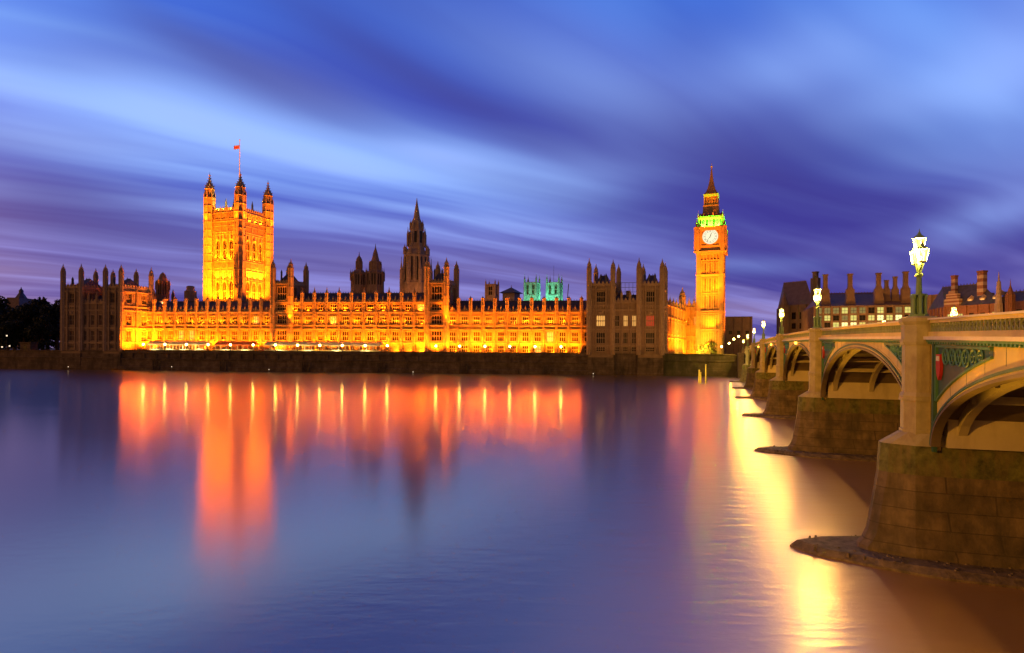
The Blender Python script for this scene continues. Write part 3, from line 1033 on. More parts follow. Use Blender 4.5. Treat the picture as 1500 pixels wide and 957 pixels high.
zb_, z28, z40, zck0, zck1, zbf, zrf1, zln0, zln1, zsp = 8.3, zc(457), zc(404), zc(371), zc(335), zc(320.5), zc(303.5), zc(303.5), zc(285), zc(245)
cbox(B.wall, cw - .5, cw - .5, zb_, zck0)
q = csq(cw)
q0 = csq(cw - .5)
for i in range(4):
    fr, L = frame(q0[i], q0[(i + 1) % 4])
    # corner buttresses
    for a in (0, L):
        B.wall.box(fr, a - 1.15, a + 1.15, -1.0, .62, zb_, zck0)
    for a in (-.7, .7, L - .7, L + .7):
        B.trim.box(fr, a - .16, a + .16, .62, .8, zb_ + 8, zck0 - 1)
    # panelled shaft with narrow slit windows
    for zA, zB in ((zb_ + 1, z28 - 9), (z28 - 8, z28 - 1), (z28 + 1, zc(431)), (zc(429.5), z40 - .6), (z40 + .8, zck0 - 4)):
        for kx_ in range(8):
            a = 1.35 + (L - 2.7) * kx_ / 7
            B.trim.box(fr, a - .17, a + .17, 0, .42, zA, zB)
        for kx_ in range(7):
            a = 1.35 + (L - 2.7) * (kx_ + .5) / 7
            if kx_ in (1, 3, 5) and zA > z28:
                B.roof.box(fr, a - .15, a + .15, 0, .05, zA + (zB - zA) * .12, zB - 1.2, 1)
            B.trim.prism(*fpt(fr, a, .12), .5, .05, zB - 1.0, zB - .1, 4, 0, PI / 4)
        B.trim.box(fr, 1.1, L - 1.1, 0, .5, zB - .1, zB + .35)
    for z in (z28, z40, z28 - 8.6):
        B.trim.box(fr, -1.3, L + 1.3, 0, .95, z - .3, z + .3)
    for kx_ in range(9):                                   # corbel arches below the clock
        a = -.6 + (L + 1.2) * kx_ / 8
        B.trim.box(fr, a - .2, a + .2, 0, 1.0, zck0 - 3.2, zck0)
        B.trim.prism(*fpt(fr, a, .55), .3, .3, zck0 - 3.8, zck0 - 3.2, 6)
    B.trim.box(fr, -1.2, L + 1.2, 0, .8, zck0 - 1.1, zck0 - .4)
# clock stage
cs = cw + .6
cbox(B.wall, cs - .4, cs - .4, zck0, zck1)
q1 = csq(cs - .4)
zdial = (zc(348.8))
for i in range(4):
    fr, L = frame(q1[i], q1[(i + 1) % 4])
    for a in (0, L):
        B.wall.box(fr, a - 1.5, a + 1.5, -1, .5, zck0, zck1)
        for aa in (-.9, 0, .9):
            B.trim.box(fr, a + aa - .15, a + aa + .15, .5, .72, zck0 + .6, zck1 - .6)
    B.trim.box(fr, -1.6, L + 1.6, 0, .9, zck0 - .3, zck0 + .5)
    B.trim.box(fr, -1.6, L + 1.6, 0, 1.0, zck1 - .5, zck1 + .2)
    B.trim.box(fr, 1.6, L - 1.6, 0, .3, zck1 - 1.6, zck1 - .6)
    # square frame round the dial
    mx = L / 2
    for (a0, a1, b0, b1) in ((mx - 4.4, mx - 4.05, zdial - 4.6, zdial + 4.6), (mx + 4.05, mx + 4.4, zdial - 4.6, zdial + 4.6)):
        B.trim.box(fr, a0, a1, 0, .35, b0, b1)
    B.trim.box(fr, mx - 4.15, mx + 4.15, 0, .35, zdial + 4.15, zdial + 4.6)
    B.trim.box(fr, mx - 4.15, mx + 4.15, 0, .35, zdial - 4.6, zdial - 4.15)
    if i in (0, 1, 3):
        rz = math.atan2(fr[1][1], fr[1][0])
        cx_, cy_ = fpt(fr, mx, .12)
        dm = MB()
        n = 40
        Rr = 3.55
        ring = lambda r_, y_: [(r_ * math.sin(2 * PI * k_ / n), y_, r_ * math.cos(2 * PI * k_ / n)) for k_ in range(n)]
        dm.add(ring(Rr, 0), [tuple(range(n))], 0)
        a_, b_ = ring(Rr, -.12), ring(Rr + .4, -.12)
        dm.add(a_ + b_ + ring(Rr + .4, .1), [(k_, (k_ + 1) % n, n + (k_ + 1) % n, n + k_) for k_ in range(n)] + [(n + k_, n + (k_ + 1) % n, 2 * n + (k_ + 1) % n, 2 * n + k_) for k_ in range(n)], 1)
        for rr in (2.2, 2.95):
            a_, b_ = ring(rr, -.03), ring(rr + .06, -.03)
            dm.add(a_ + b_, [(k_, (k_ + 1) % n, n + (k_ + 1) % n, n + k_) for k_ in range(n)], 2)
        NUM = ['XII', 'I', 'II', 'III', 'IV', 'V', 'VI', 'VII', 'VIII', 'IX', 'X', 'XI']
        for h_ in range(12):
            th = h_ * PI / 6
            ux, uz = math.sin(th), math.cos(th)
            wx, wz = math.cos(th), -math.sin(th)
            st_ = NUM[h_]
            tw_ = .17

            def seg(s0, r0, s1, r1, wd_=.035):
                p_ = Vector((ux * r0 + wx * s0, -.035, uz * r0 + wz * s0))
                q_ = Vector((ux * r1 + wx * s1, -.035, uz * r1 + wz * s1))
                d_ = (q_ - p_).normalized()
                nn_ = Vector((-d_.z, 0, d_.x)) * wd_
                dm.add([p_ + nn_, p_ - nn_, q_ - nn_, q_ + nn_], [(0, 1, 2, 3)], 2)
            for ci, ch in enumerate(st_):
                s0 = (ci - (len(st_) - 1) / 2) * tw_
                if ch == 'I':
                    seg(s0, 2.3, s0, 2.88)
                if ch == 'V':
                    seg(s0 - .07, 2.88, s0, 2.3)
                    seg(s0 + .07, 2.88, s0, 2.3)
                if ch == 'X':
                    seg(s0 - .07, 2.88, s0 + .07, 2.3)
                    seg(s0 + .07, 2.88, s0 - .07, 2.3)
        od = dm.build('clock_dial', [M['dial'], M['gold'], M['black']], B.root, (0, 0, 0))
        od.location = B.loc(cx_, cy_, zdial)
        od.rotation_euler = (0, 0, rz)
        for nm, ang, ln, wd_ in (('hour_hand', R(18), 2.0, .24), ('minute_hand', R(216), 3.1, .15)):
            hm = MB()
            ux, uz = math.sin(ang), math.cos(ang)
            wx, wz = math.cos(ang), -math.sin(ang)
            hm.hexa([(-ux * .6 - wx * wd_ / 2, -.16, -uz * .6 - wz * wd_ / 2), (-ux * .6 + wx * wd_ / 2, -.16, -uz * .6 + wz * wd_ / 2), (ux * ln * .7 + wx * wd_ / 2, -.16, uz * ln * .7 + wz * wd_ / 2), (ux * ln, -.16, uz * ln), (ux * ln * .7 - wx * wd_ / 2, -.16, uz * ln * .7 - wz * wd_ / 2)],
                    [(-ux * .6 - wx * wd_ / 2, -.2, -uz * .6 - wz * wd_ / 2), (-ux * .6 + wx * wd_ / 2, -.2, -uz * .6 + wz * wd_ / 2), (ux * ln * .7 + wx * wd_ / 2, -.2, uz * ln * .7 + wz * wd_ / 2), (ux * ln, -.2, uz * ln), (ux * ln * .7 - wx * wd_ / 2, -.2, uz * ln * .7 - wz * wd_ / 2)])
            hm.build(nm, M['black'], od, (0, 0, 0))
# belfry with openings
bl = MB()
cbox(bl, cs - 1.7, cs - 1.9, zck1, zbf)
qb = csq(cs - .75)
for i in range(4):
    fr, L = frame(qb[i], qb[(i + 1) % 4])
    for kx_ in range(8):
        a = L * kx_ / 7
        bl.box(fr, a - .28, a + .28, -.7, 0, zck1 + .2, zbf - .6)
    bl.box(fr, -.2, L + .2, -.8, .15, zbf - .9, zbf)
    bl.box(fr, -.2, L + .2, -.8, .35, zck1 + .2, zck1 + .9)
bl.build('belfry', M['trim'], B.root, B.o)
for p in csq(cs - .1):
    inst('pinnacle', pinnacle_mesh(1.0, 2.0, 3.0, 'trim'), B.root, B.loc(p[0], p[1], zck1), -KA)
for p in csq(cs - .7):
    inst('pinnacle', pinnacle_mesh(.6, 1.0, 2.5, 'gold'), B.root, B.loc(p[0], p[1], zbf), -KA)
# lower roof, lantern stage, spire
rf = MB()
cbox(rf, cs - .7, cs - .6, zbf, zbf + .6)
cbox(rf, cs - .9, cs - 2.6, zbf + .6, zbf + 2.6)
cbox(rf, cs - 2.6, 3.55, zbf + 2.6, zrf1)
for i in range(4):
    for (hh, zz0, nn) in ((.35, zbf + 1.1, 4), (.6, zbf + 3.0, 3)):
        hwz = cs - 1.3 if hh < .5 else cs - 2.75
        qq = csq(hwz)
        fr, L = frame(qq[i], qq[(i + 1) % 4])
        for kx_ in range(nn):
            a = L * (kx_ + 1) / (nn + 1)
            rf.box(fr, a - .3, a + .3, -.8, .25, zz0, zz0 + .9)
            rf.prism(*fpt(fr, a, -.1), .5, .02, zz0 + .9, zz0 + 1.7, 4, 0, PI / 4 - KA)
rf.build('lower_roof', M['ironroof'], B.root, B.o)
ln = MB()
cbox(ln, 3.6, 3.6, zln0, zln0 + .7)
cbox(ln, 2.5, 2.5, zln0 + .7, zln1 - 1.0)
for i in range(4):
    qq = csq(3.1)
    fr, L = frame(qq[i], qq[(i + 1) % 4])
    for kx_ in range(6):
        a = L * kx_ / 5
        ln.box(fr, a - .2, a + .2, -.4, 0, zln0 + .7, zln1 - 1.2)
cbox(ln, 3.35, 3.5, zln1 - 1.3, zln1)
ln.build('lantern_stage', M['gold'], B.root, B.o)
spm = MB()
prof = [(3.2, 0), (2.35, .10), (1.75, .22), (1.25, .38), (.85, .56), (.5, .78), (.22, 1.0)]
for (r0, t0), (r1, t1) in zip(prof, prof[1:]):
    cbox(spm, r0, r1, zln1 + (zsp - zln1) * t0, zln1 + (zsp - zln1) * t1)
spm.build('spire', M['ironroof'], B.root, B.o)
gm = MB()
gm.prism(ctr[0], ctr[1], .35, .35, zsp - .3, zsp + .3)
gm.prism(ctr[0], ctr[1], .1, .06, zsp, zc(237), 6)
gm.prism(ctr[0], ctr[1], .55, .1, zsp + .7, zsp + 1.3)
gm.prism(ctr[0], ctr[1], .1, .55, zsp + .1, zsp + .7)
for (r0, t0), dots in zip(prof[:4], (4, 3, 2, 1)):
    qq = csq(r0 * .9)
    zq = zln1 + (zsp - zln1) * t0 + .5
    for i in range(4):
        fr, L = frame(qq[i], qq[(i + 1) % 4])
        for d_ in range(dots):
            gm.prism(*fpt(fr, L * (d_ + 1) / (dots + 1), .0), .22, .05, zq, zq + .6, 4)
gm.build('finial', M['gold'], B.root, B.o)
B.wall.build('shaft', M['stone'], B.root, B.o)
B.trim.build('stone_trim', M['trim'], B.root, B.o)
B.roof.build('slit_window', [M['glass'], M['glass']], B.root, B.o)


def cspot(a, b, z, tz, e, colr=ORANGE, ang=60, side=0):
    """a metres along the face from its middle, b metres out; side 0 = river face, 1 = bridge face"""
    t, n = (cT, cN) if side == 0 else ((-cN[0], -cN[1]), cT)
    base_ = (ctr[0] + n[0] * cw, ctr[1] + n[1] * cw)
    spot(base_[0] + t[0] * a + n[0] * b, base_[1] + t[1] * a + n[1] * b, z, base_[0] + t[0] * a * .4, base_[1] + t[1] * a * .4, tz, e, colr, ang)


cspot(0, 22, 12, 26, 22000, ORANGE, 60)
cspot(-6, 26, 14, 50, 46000, ORANGE, 40)
cspot(5, 26, 14, 50, 30000, ORANGE, 40)
cspot(-4, 3.5, 9, 16, 1500, AMBER, 120)
cspot(1, 4.0, z28 - 8, z28 - 2, 1500, AMBER, 110)
cspot(0, 18, 12, 34, 26000, ORANGE, 70, 1)
cspot(-3.5, 2.2, z28 + .6, z28 + 9, 420, AMBER, 120)
cspot(3.5, 2.2, z40 - 8, z40, 300, AMBER, 120)
for a in (-4, 0, 4):
    cspot(a, 1.3, zck1 + .5, zck1 + 3.4, 1500, (.05, 1, .02), 150)
    cspot(a, 1.3, zck1 + .5, zck1 + 3.4, 1500, (.05, 1, .02), 150, 1)
cspot(0, -1.6, zrf1 + .2, zrf1 + 5, 60, ORANGE, 150)
cspot(1.5, .2, zbf + .6, zrf1 + 2, 110, ORANGE, 120)
cspot(0, 20, 70, zln1 + 5, 2600, ORANGE, 26)

# ------------------------------------------------------------------ great square tower (left)
VZ = 320.0
vt0 = PT(351.5, 380, VZ)[:2]
zv = lambda y: zy(350, y, VZ)
vT = (math.cos(BE), -math.sin(BE))
VS = 19.6
vFL = (vt0[0] - vT[0] * VS, vt0[1] - vT[1] * VS)
vBR = (vt0[0] + V[0] * (VS + 1), vt0[1] + V[1] * (VS + 1))
vBL = (vFL[0] + V[0] * (VS + 1), vFL[1] + V[1] * (VS + 1))
B = Bld('square_tower', 'massive square gothic tower lit bright orange with flagpole and four corner turrets', 'tower', (vt0[0], vt0[1], 8.3))
VQ = [vFL, vt0, vBR, vBL]
zvt = zv(310)
vrows = [(zv(440), zv(411)), (zv(403), zv(399)), (zv(379), zv(350)), (zv(336), zv(332))]
for i in range(4):
    p0, p1 = VQ[i], VQ[(i + 1) % 4]
    fr, L = frame(p0, p1)
    m0 = 3.4
    pa, pb = fpt(fr, m0), fpt(fr, L - m0)
    # solid flanks
    B.wall.box(fr, 0, m0, -1.2, 0, 8.3, zvt)
    B.wall.box(fr, L - m0, L, -1.2, 0, 8.3, zvt)
    f2, L2 = B.gwall(pa, pb, 20, zvt, 3, [vrows[0], vrows[2]], [], ww=.56, but=.55, bd=.4, ribs=False, th=1.3, nl=2)
    B.wall.box(fr, m0, L - m0, -1.2, -.1, 8.3, 20)
    for z, pr in ((zv(442), .5), (zv(408.5), .35), (zv(396), .4), (zv(392), .3), (zv(382), .45), (zv(342), .3), (zv(339), .5), (zv(329.5), .35), (zv(323), .7), (zv(320), .5), (zvt, .5)):
        B.trim.box(fr, 1, L - 1, 0, pr, z - .22, z + .22)
    for (za, zb2, nn) in ((zv(407.5), zv(397), 12), (zv(391), zv(383), 16), (zv(338), zv(330.5), 18), (zv(328.5), zv(324), 20), (zv(318), zv(311), 14)):
        for kx_ in range(nn + 1):                          # carved blind arcades
            a = 3.2 + (L - 6.4) * kx_ / nn
            B.trim.box(fr, a - .13, a + .13, 0, .32, za, zb2)
        for kx_ in range(nn):
            a = 3.2 + (L - 6.4) * (kx_ + .5) / nn
            B.roof.box(fr, a - .2, a + .2, 0, .06, za + (zb2 - za) * .15, za + (zb2 - za) * .8, 1)
    for kx_ in range(3):                                   # pointed window heads and hood gables
        for rw in (vrows[0], vrows[2]):
            a = m0 + (L - 2 * m0) * (kx_ + .5) / 3
            ww_ = (L - 2 * m0) / 3 * .56 / 2
            P = []
            n_ = 7
            for s_ in range(n_ + 1):
                tt = s_ / n_
                P.append((a - ww_ + ww_ * tt, rw[1] - ww_ * 1.6 * (1 - math.sin(tt * PI / 2)) ** 1.0))
            for s_ in range(n_):
                for sg in (-1, 1):
                    xa_, xb_ = a + sg * (P[s_][0] - a), a + sg * (P[s_ + 1][0] - a)
                    v = [fpt(fr, xa_, .02) + (P[s_][1],), fpt(fr, xb_, .02) + (P[s_ + 1][1],), fpt(fr, xb_, .02) + (rw[1] + .1,), fpt(fr, xa_, .02) + (rw[1] + .1,)]
                    v2 = [(x_ - fr[2][0] * .4, y_ - fr[2][1] * .4, z_) for x_, y_, z_ in v]
                    B.trim.hexa(v2, v)
            B.trim.prism(*fpt(fr, a, .15), .95, .05, rw[1] + .3, rw[1] + 3.4, 4, 0, PI / 4 - BE)
    B.battlement(fr, L, zvt, 2.6, 1.5, .6)
for (x, y), tp in zip(VQ, (252.5, 251.5, 264, 276)):
    d_ = y - VZ
    zt_ = H + (unroll(0, 0)[1] * 0) + (zv(251) - H)
    tz = zv(251)
    tz = zy(x / y * F + 750, tp, y)
    me = turret_mesh(2.75, zv(287) - 8.3, tz - zv(287))
    inst('turret', me, B.root, B.loc(x, y, 8.3), -BE)
rfm = MB()
a, b, c_, d = [((p[0] * .82 + sum(q[0] for q in VQ) / 4 * .18), (p[1] * .82 + sum(q[1] for q in VQ) / 4 * .18)) for p in VQ]
a2, b2, c2, d2 = [((p[0] * .45 + sum(q[0] for q in VQ) / 4 * .55), (p[1] * .45 + sum(q[1] for q in VQ) / 4 * .55)) for p in VQ]
rfm.hexa([p + (zvt,) for p in (a, b, c_, d)], [p + (zv(298),) for p in (a2, b2, c2, d2)])
vc = (sum(q[0] for q in VQ) / 4, sum(q[1] for q in VQ) / 4)
for p in (a2, b2, c2, d2):
    rfm.prism(p[0], p[1], .6, .5, zv(299), zv(292), 6)
    rfm.prism(p[0], p[1], .6, .05, zv(292), zv(284), 6)
rfm.build('roof', M['paleroof'], B.root, B.o)
B.wall.build('wall', M['stone'], B.root, B.o)
B.trim.build('stone_trim', M['trim'], B.root, B.o)
B.par.build('parapet', M['trim'], B.root, B.o)
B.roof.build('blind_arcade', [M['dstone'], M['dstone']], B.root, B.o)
zpole = zy(350.6, 206, vc[1])
pm_ = MB()
pm_.prism(vc[0], vc[1], .32, .14, zv(300), zpole, 8)
pm_.prism(vc[0], vc[1], .3, .3, zpole, zpole + .5, 8)
for i in range(4):
    aa = i * PI / 2 + .6
    pm_.bar((vc[0] + 2.4 * math.cos(aa), vc[1] + 2.4 * math.sin(aa), zv(298)), (vc[0], vc[1], zv(262)), .14)
pm_.build('flagpole', M['cream'], B.root, B.o)
# flag: flown to the left, top below the truck
fm = MB()
fw, fh = 3.0, 2.1
nx, nz_ = 16, 8
ftz = zy(347, 213, vc[1])


def flagp(u_, v_):
    return (vc[0] - .15 - u_ * fw, vc[1] - .2 + .35 * math.sin(u_ * 7) * u_, ftz - v_ * fh - .5 * u_ * u_ + .08 * math.sin(u_ * 9))


for i in range(nx):
    for j in range(nz_):
        u0, v0 = (i + .5) / nx, (j + .5) / nz_
        X_, Y_ = (u0 - .5) * 2, (v0 - .5) * 2
        cd_ = abs(abs(X_) - abs(Y_))
        mi = 0
        if cd_ < .22:
            mi = 1
        if cd_ < .09:
            mi = 2
        if abs(X_) < .2 or abs(Y_) < .36:
            mi = 1
        if abs(X_) < .12 or abs(Y_) < .2:
            mi = 2
        fm.add([flagp(i / nx, j / nz_), flagp((i + 1) / nx, j / nz_), flagp((i + 1) / nx, (j + 1) / nz_), flagp(i / nx, (j + 1) / nz_)], [(0, 1, 2, 3)], mi)
fo = fm.build('flag', [M['flagblue'], M['flagwhite'], M['flagred']], None, (vc[0], vc[1], ftz))
tag(fo, 'small red white and blue flag flying from the pole on the square tower', 'flag')


def vspot(face, a, b, z, tz, e, colr=ORANGE, ang=70):
    p0, p1 = VQ[face], VQ[face + 1]
    fr, L = frame(p0, p1)
    x, y = fpt(fr, L * a, b)
    tx, ty = fpt(fr, L * a, 0)
    spot(x, y, z, tx, ty, tz, e, colr, ang)


vspot(0, .45, 24, 30, 55, 50000, ORANGE, 90)
vspot(0, .5, 24, 40, 80, 42000, ORANGE, 60)
vspot(1, .5, 20, 30, 52, 26000, ORANGE, 80)
vspot(1, .5, 22, 40, 80, 32000, ORANGE, 60)
for a in (.3, .5, .7):
    vspot(0, a, 1.6, zv(407), zv(395), 700, AMBER, 130)
    vspot(0, a, 1.5, zv(381), zv(365), 1000, AMBER, 120)
    vspot(1, a, 2.0, zv(406), zv(390), 1500, AMBER, 140)
    vspot(1, a, 1.5, zv(381), zv(365), 700, AMBER, 120)
    vspot(0, a, 2.0, zv(440), zv(425), 1500, AMBER, 130)
    vspot(1, a, 2.2, zv(438), zv(420), 1500, AMBER, 130)
    vspot(0, a, -1.2, zvt + 1.0, zv(295), 500, (1, .6, .08), 150)
    vspot(1, a, .9, zv(322), zv(310), 500, AMBER, 130)
for fc in (0, 1):
    for a in (0.02, .98):
        vspot(fc, a, 5.5, zv(330), zv(275), 2500, ORANGE, 60)


# ------------------------------------------------------------------ octagonal spire tower and the dark lanterns behind the roofs
def stack(name, label, cat, x, Z, prof, m='dstone', group=None, n=8, fins=(), openst=None, base=20.0, roofm=None):
    """prof: list of (y, half width px) from the bottom up, turned into an octagonal tower"""
    cx_, cy_, _ = PT(x, 430, Z)
    root = thing(name, label, cat, (cx_, cy_, 8.3), 0, group)
    px = Z / F
    mb = MB()
    mb.prism(cx_, cy_, prof[0][1] * px, prof[0][1] * px, 8.3, zy(x, prof[0][0], Z), n)
    rmb = MB()
    for (y0, w0), (y1, w1) in zip(prof, prof[1:]):
        tgt = rmb if (roofm and w1 < w0 * .8) else mb
        za, zb2 = zy(x, y0, Z), zy(x, y1, Z)
        if y1 == y0:
            continue
        tgt.prism(cx_, cy_, w0 * px, w1 * px, za, zb2, n)
        if w1 == w0 and zb2 - za > 2:                      # vertical ribs and string on straight stages
            for i in range(n * 2):
                a = PI / n + i * PI / n
                rr = w0 * px * (1.0 if i % 2 == 0 else math.cos(PI / n)) + .05
                mb.prism(cx_ + rr * math.cos(a), cy_ + rr * math.sin(a), .09 * w0 * px * .5 + .12, .09 * w0 * px * .5 + .1, za, zb2, 4)
            mb.prism(cx_, cy_, w0 * px * 1.06, w0 * px * 1.06, zb2 - .35, zb2 + .1, n)
    mb.build('shaft', M[m], root, (cx_, cy_, 8.3))
    rmb.build('roof', M[roofm or m], root, (cx_, cy_, 8.3))
    for (yb, yt, wpx, wd_) in fins:                        # ring of pinnacles
        pmh = zy(x, yt, Z) - zy(x, yb, Z)
        pme = pinnacle_mesh(wd_, pmh * .6, pmh * .4, m)
        for i in range(n):
            a = PI / n + i * 2 * PI / n
            inst('pinnacle', pme, root, (wpx * px * math.cos(a), wpx * px * math.sin(a), zy(x, yb, Z) - 8.3), 0)
    if openst:                                             # dark openings
        for (ya, yb, wpx, per) in openst:
            om = MB()
            za, zb2 = zy(x, ya, Z), zy(x, yb, Z)
            for i in range(n):
                a = i * 2 * PI / n + (PI / n if False else 0)
                am = a
                t = (-math.sin(am), math.cos(am))
                rr = wpx * px * math.cos(PI / n)
                sw = 2 * wpx * px * math.sin(PI / n)
                c0 = (cx_ + rr * math.cos(am), cy_ + rr * math.sin(am))
                f_ = (c0, t, (math.cos(am), math.sin(am)))
                for k_ in range(per):
                    aa = (k_ - (per - 1) / 2) * sw / (per + .5)
                    hw_ = sw / (per + .5) * .32
                    om.box(f_, aa - hw_, aa + hw_, .0, .08, za, zb2)
            om.build('opening', M['black'], root, (cx_, cy_, 8.3))
    return root


M['cstone'] = mat('brown_limestone', (.46, .34, .27), .9, .25, .3, brick=(1.1, .55, .6, .6))
stack('spire_tower', 'tall octagonal stone lantern tower with a slender spire behind the middle wing', 'spire', 609.8, 322,
      [(432, 19.5), (415, 19.5), (415, 18), (375, 18), (370, 15.5), (366, 12.5), (360, 11.5), (338, 10), (330, 8.5), (325, 7.5), (320, 5), (308, 3.2), (297, 1.2), (290, .25)],
      'cstone', fins=[(432, 374, 22.3, 1.5), (374, 358, 17.5, 1.5), (362, 332, 13.2, 1.0), (338, 322, 9.5, .8)], openst=[(412, 378, 18, 3), (357, 340, 11.1, 1)])
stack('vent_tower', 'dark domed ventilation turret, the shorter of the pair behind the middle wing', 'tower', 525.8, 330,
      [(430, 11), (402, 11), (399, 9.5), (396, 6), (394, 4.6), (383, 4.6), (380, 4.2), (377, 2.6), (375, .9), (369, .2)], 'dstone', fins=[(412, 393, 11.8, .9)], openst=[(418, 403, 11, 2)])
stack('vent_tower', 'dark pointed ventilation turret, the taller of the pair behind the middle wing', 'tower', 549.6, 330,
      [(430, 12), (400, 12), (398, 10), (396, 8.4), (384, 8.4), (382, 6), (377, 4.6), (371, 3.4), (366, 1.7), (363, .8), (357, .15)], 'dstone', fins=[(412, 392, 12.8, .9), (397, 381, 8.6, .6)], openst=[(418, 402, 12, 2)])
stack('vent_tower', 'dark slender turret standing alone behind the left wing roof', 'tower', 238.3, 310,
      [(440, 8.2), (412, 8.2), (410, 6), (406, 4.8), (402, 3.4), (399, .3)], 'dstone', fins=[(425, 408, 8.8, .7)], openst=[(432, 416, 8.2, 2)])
stack('chimney_stack', 'squat brown stone chimney block behind the left wing, left of the square tower', 'chimney', 279, 300,
      [(445, 7.5), (427, 7.5), (425, 5.5), (420, 5.5), (419, 3.5)], 'cstone', n=8)
for xx, yt, lb in ((226, 424, 'thin dark pinnacle left of the lone turret behind the left wing'), (253.5, 424, 'thin dark pinnacle right of the lone turret behind the left wing')):
    stack('roof_pinnacle', lb, 'pinnacle', xx, 305, [(442, 1.8), (431, 1.8), (428, 1.2), (yt, .2)], 'dstone')


# square brown tower right of the middle (church tower) and floodlit teal abbey towers
def sq_tower(name, label, x0, x1, Z, ytop, ypin, m, nwin, group=None, yb=445, trm=None):
    p0, p1 = PT(x0, 430, Z)[:2], PT(x1, 430, Z)[:2]
    Wd = (p1[0] - p0[0])
    p1 = (p0[0] + Wd * vT[0] * 1.0, p0[1] + Wd * vT[1])
    B = Bld(name, label, 'church tower', p0, group, st=m, tr=trm or m)
    q = [p0, p1, back(p1, Wd), back(p0, Wd)]
    zt = zy(x0, ytop, Z)
    zw = zt - (zt - zy(x0, yb, Z)) * .55
    for i in range(4):
        fr, L = B.gwall(q[i], q[(i + 1) % 4], 8.3, zt, nwin, [(zw, zt - Wd * .18)], [zt, zw - 1], ww=.4, but=0, th=.6, nl=2)
        B.battlement(fr, L, zt, Wd * .06, Wd * .09)
    for p in q:
        B.wall.prism(p[0], p[1], Wd * .1, Wd * .1, 8.3, zt, 8)
        inst('pinnacle', pinnacle_mesh(Wd * .14, (zy(x0, ypin, Z) - zt) * .4, (zy(x0, ypin, Z) - zt) * .6, trm or m), B.root, B.loc(p[0], p[1], zt), 0)
    B.fin()
    return q, zt


sq_tower('church_tower', 'small brown church tower with four pinnacles between the spire and the teal towers', 711.5, 726, 430, 417, 408, 'cstone', 1)
GA = 'two teal floodlit abbey towers'
qa, zta = sq_tower('abbey_tower', 'teal floodlit abbey tower, the left one of the pair above the right wing', 768.5, 786, 560, 414.5, 400.5, 'teal', 2, GA)
qb_, ztb = sq_tower('abbey_tower', 'teal floodlit abbey tower, the right one of the pair above the right wing', 801, 819, 570, 414.5, 400.5, 'teal', 2, GA)
for q, z in ((qa, zta), (qb_, ztb)):
    for a in (.25, .85):
        x = q[0][0] + (q[1][0] - q[0][0]) * a
        y = q[0][1] + (q[1][1] - q[0][1]) * a
        spot(x, y - 16, z - 34, x, y, z - 8, 3200, (.22, 1.0, .6), 90)
    x, y = back(q[1], 5)
    spot(x + 14, y - 4, z - 30, x, y, z - 8, 2000, (.22, 1.0, .6), 90)
# pyramid roof and roofs behind the right wing
cx_, cy_, _ = PT(749, 430, 400)
mb = MB()
w_ = 17 * 400 / F
mb.prism(cx_, cy_, w_ * 1.15, w_ * .06, zy(749, 430, 400), zy(749, 421.5, 400), 4, 0, R(20))
mb.prism(cx_, cy_, w_ * .8, w_ * .8, 8.3, zy(749, 430, 400), 4, 1, R(20))
mb.prism(cx_, cy_, .35, .1, zy(749, 421.5, 400), zy(749, 418, 400), 5)
o = mb.build('hall_roof', [M['lead'], M['cstone']], None, (cx_, cy_, 8.3))
tag(o, 'low pyramid lead roof between the brown church tower and the teal towers', 'building')
for xx, yt, Z in ((811, 389, 580),):
    cx_, cy_, _ = PT(xx, 430, Z)
    mb = MB()
    mb.prism(cx_, cy_, .35, .12, 8.3, zy(xx, yt, Z), 5)
    tag(mb.build('antenna_mast', M['lead'], None, (cx_, cy_, 8.3)), 'thin antenna mast rising between the pinnacles of the right teal tower', 'mast')
for (xx, y0, x1, y1, lb) in ((828, 440, 833, 416, 'thin crane jib leaning beside the right teal tower'), (665, 440, 664.5, 424, 'thin spirelet just right of the turreted tower')):
    a_, b_ = PT(xx, y0, 500), PT(x1, y1, 500)
    mb = MB()
    mb.bar((a_[0], a_[1], a_[2] - 20), b_, .35)
    tag(mb.build('crane_jib' if xx > 700 else 'roof_finial', M['dstone'], None, a_), lb, 'crane' if xx > 700 else 'finial')

# scaffold rail between the right pavilion's towers
root = thing('scaffold_rail', 'open metal scaffold rail between the two towers of the right pavilion', 'scaffold', fp(898, 3) + (zp_(440),))
mb = MB()
a_, b_ = fp(904, 6), fp(938, 6)
fr, L = frame(a_, b_)
for y_ in (412, 419, 426):
    mb.box(fr, 0, L, -.08, .08, zp_(y_) - .08, zp_(y_) + .08)
for i in range(7):
    mb.box(fr, L * i / 6 - .06, L * i / 6 + .06, -.06, .06, zp_(436), zp_(412))
mb.build('rail', M['lead'], root, fp(898, 3) + (zp_(440),))

# ------------------------------------------------------------------ terrace lamps, marquees
tl = thing('terrace_lamp', '', 'lamp', (0, 0, 0), 0, 'lamps along the palace river terrace')
mb = MB()
mb.prism(0, 0, .22, .16, 0, .4, 8)
mb.prism(0, 0, .08, .06, .4, 2.1, 8)
mb.prism(0, 0, .18, .1, 2.05, 2.2, 8)
mb.build('post', M['black'], tl)
mb = MB()
for i in range(6):
    a0, a1 = -PI / 2 + PI * i / 6, -PI / 2 + PI * (i + 1) / 6
    mb.prism(0, 0, .42 * max(.03, math.cos(a0)), .42 * max(.03, math.cos(a1)), 2.55 + .42 * math.sin(a0), 2.55 + .42 * math.sin(a1), 10)
mb.build('globe', M['globe'], tl, smooth=True)
lx = [210, 241.7, 273, 305, 337.6, 371, 403.5, 436, 468.6, 501.5, 535, 567.5, 638.7, 673.5, 710.6, 747, 784, 822]
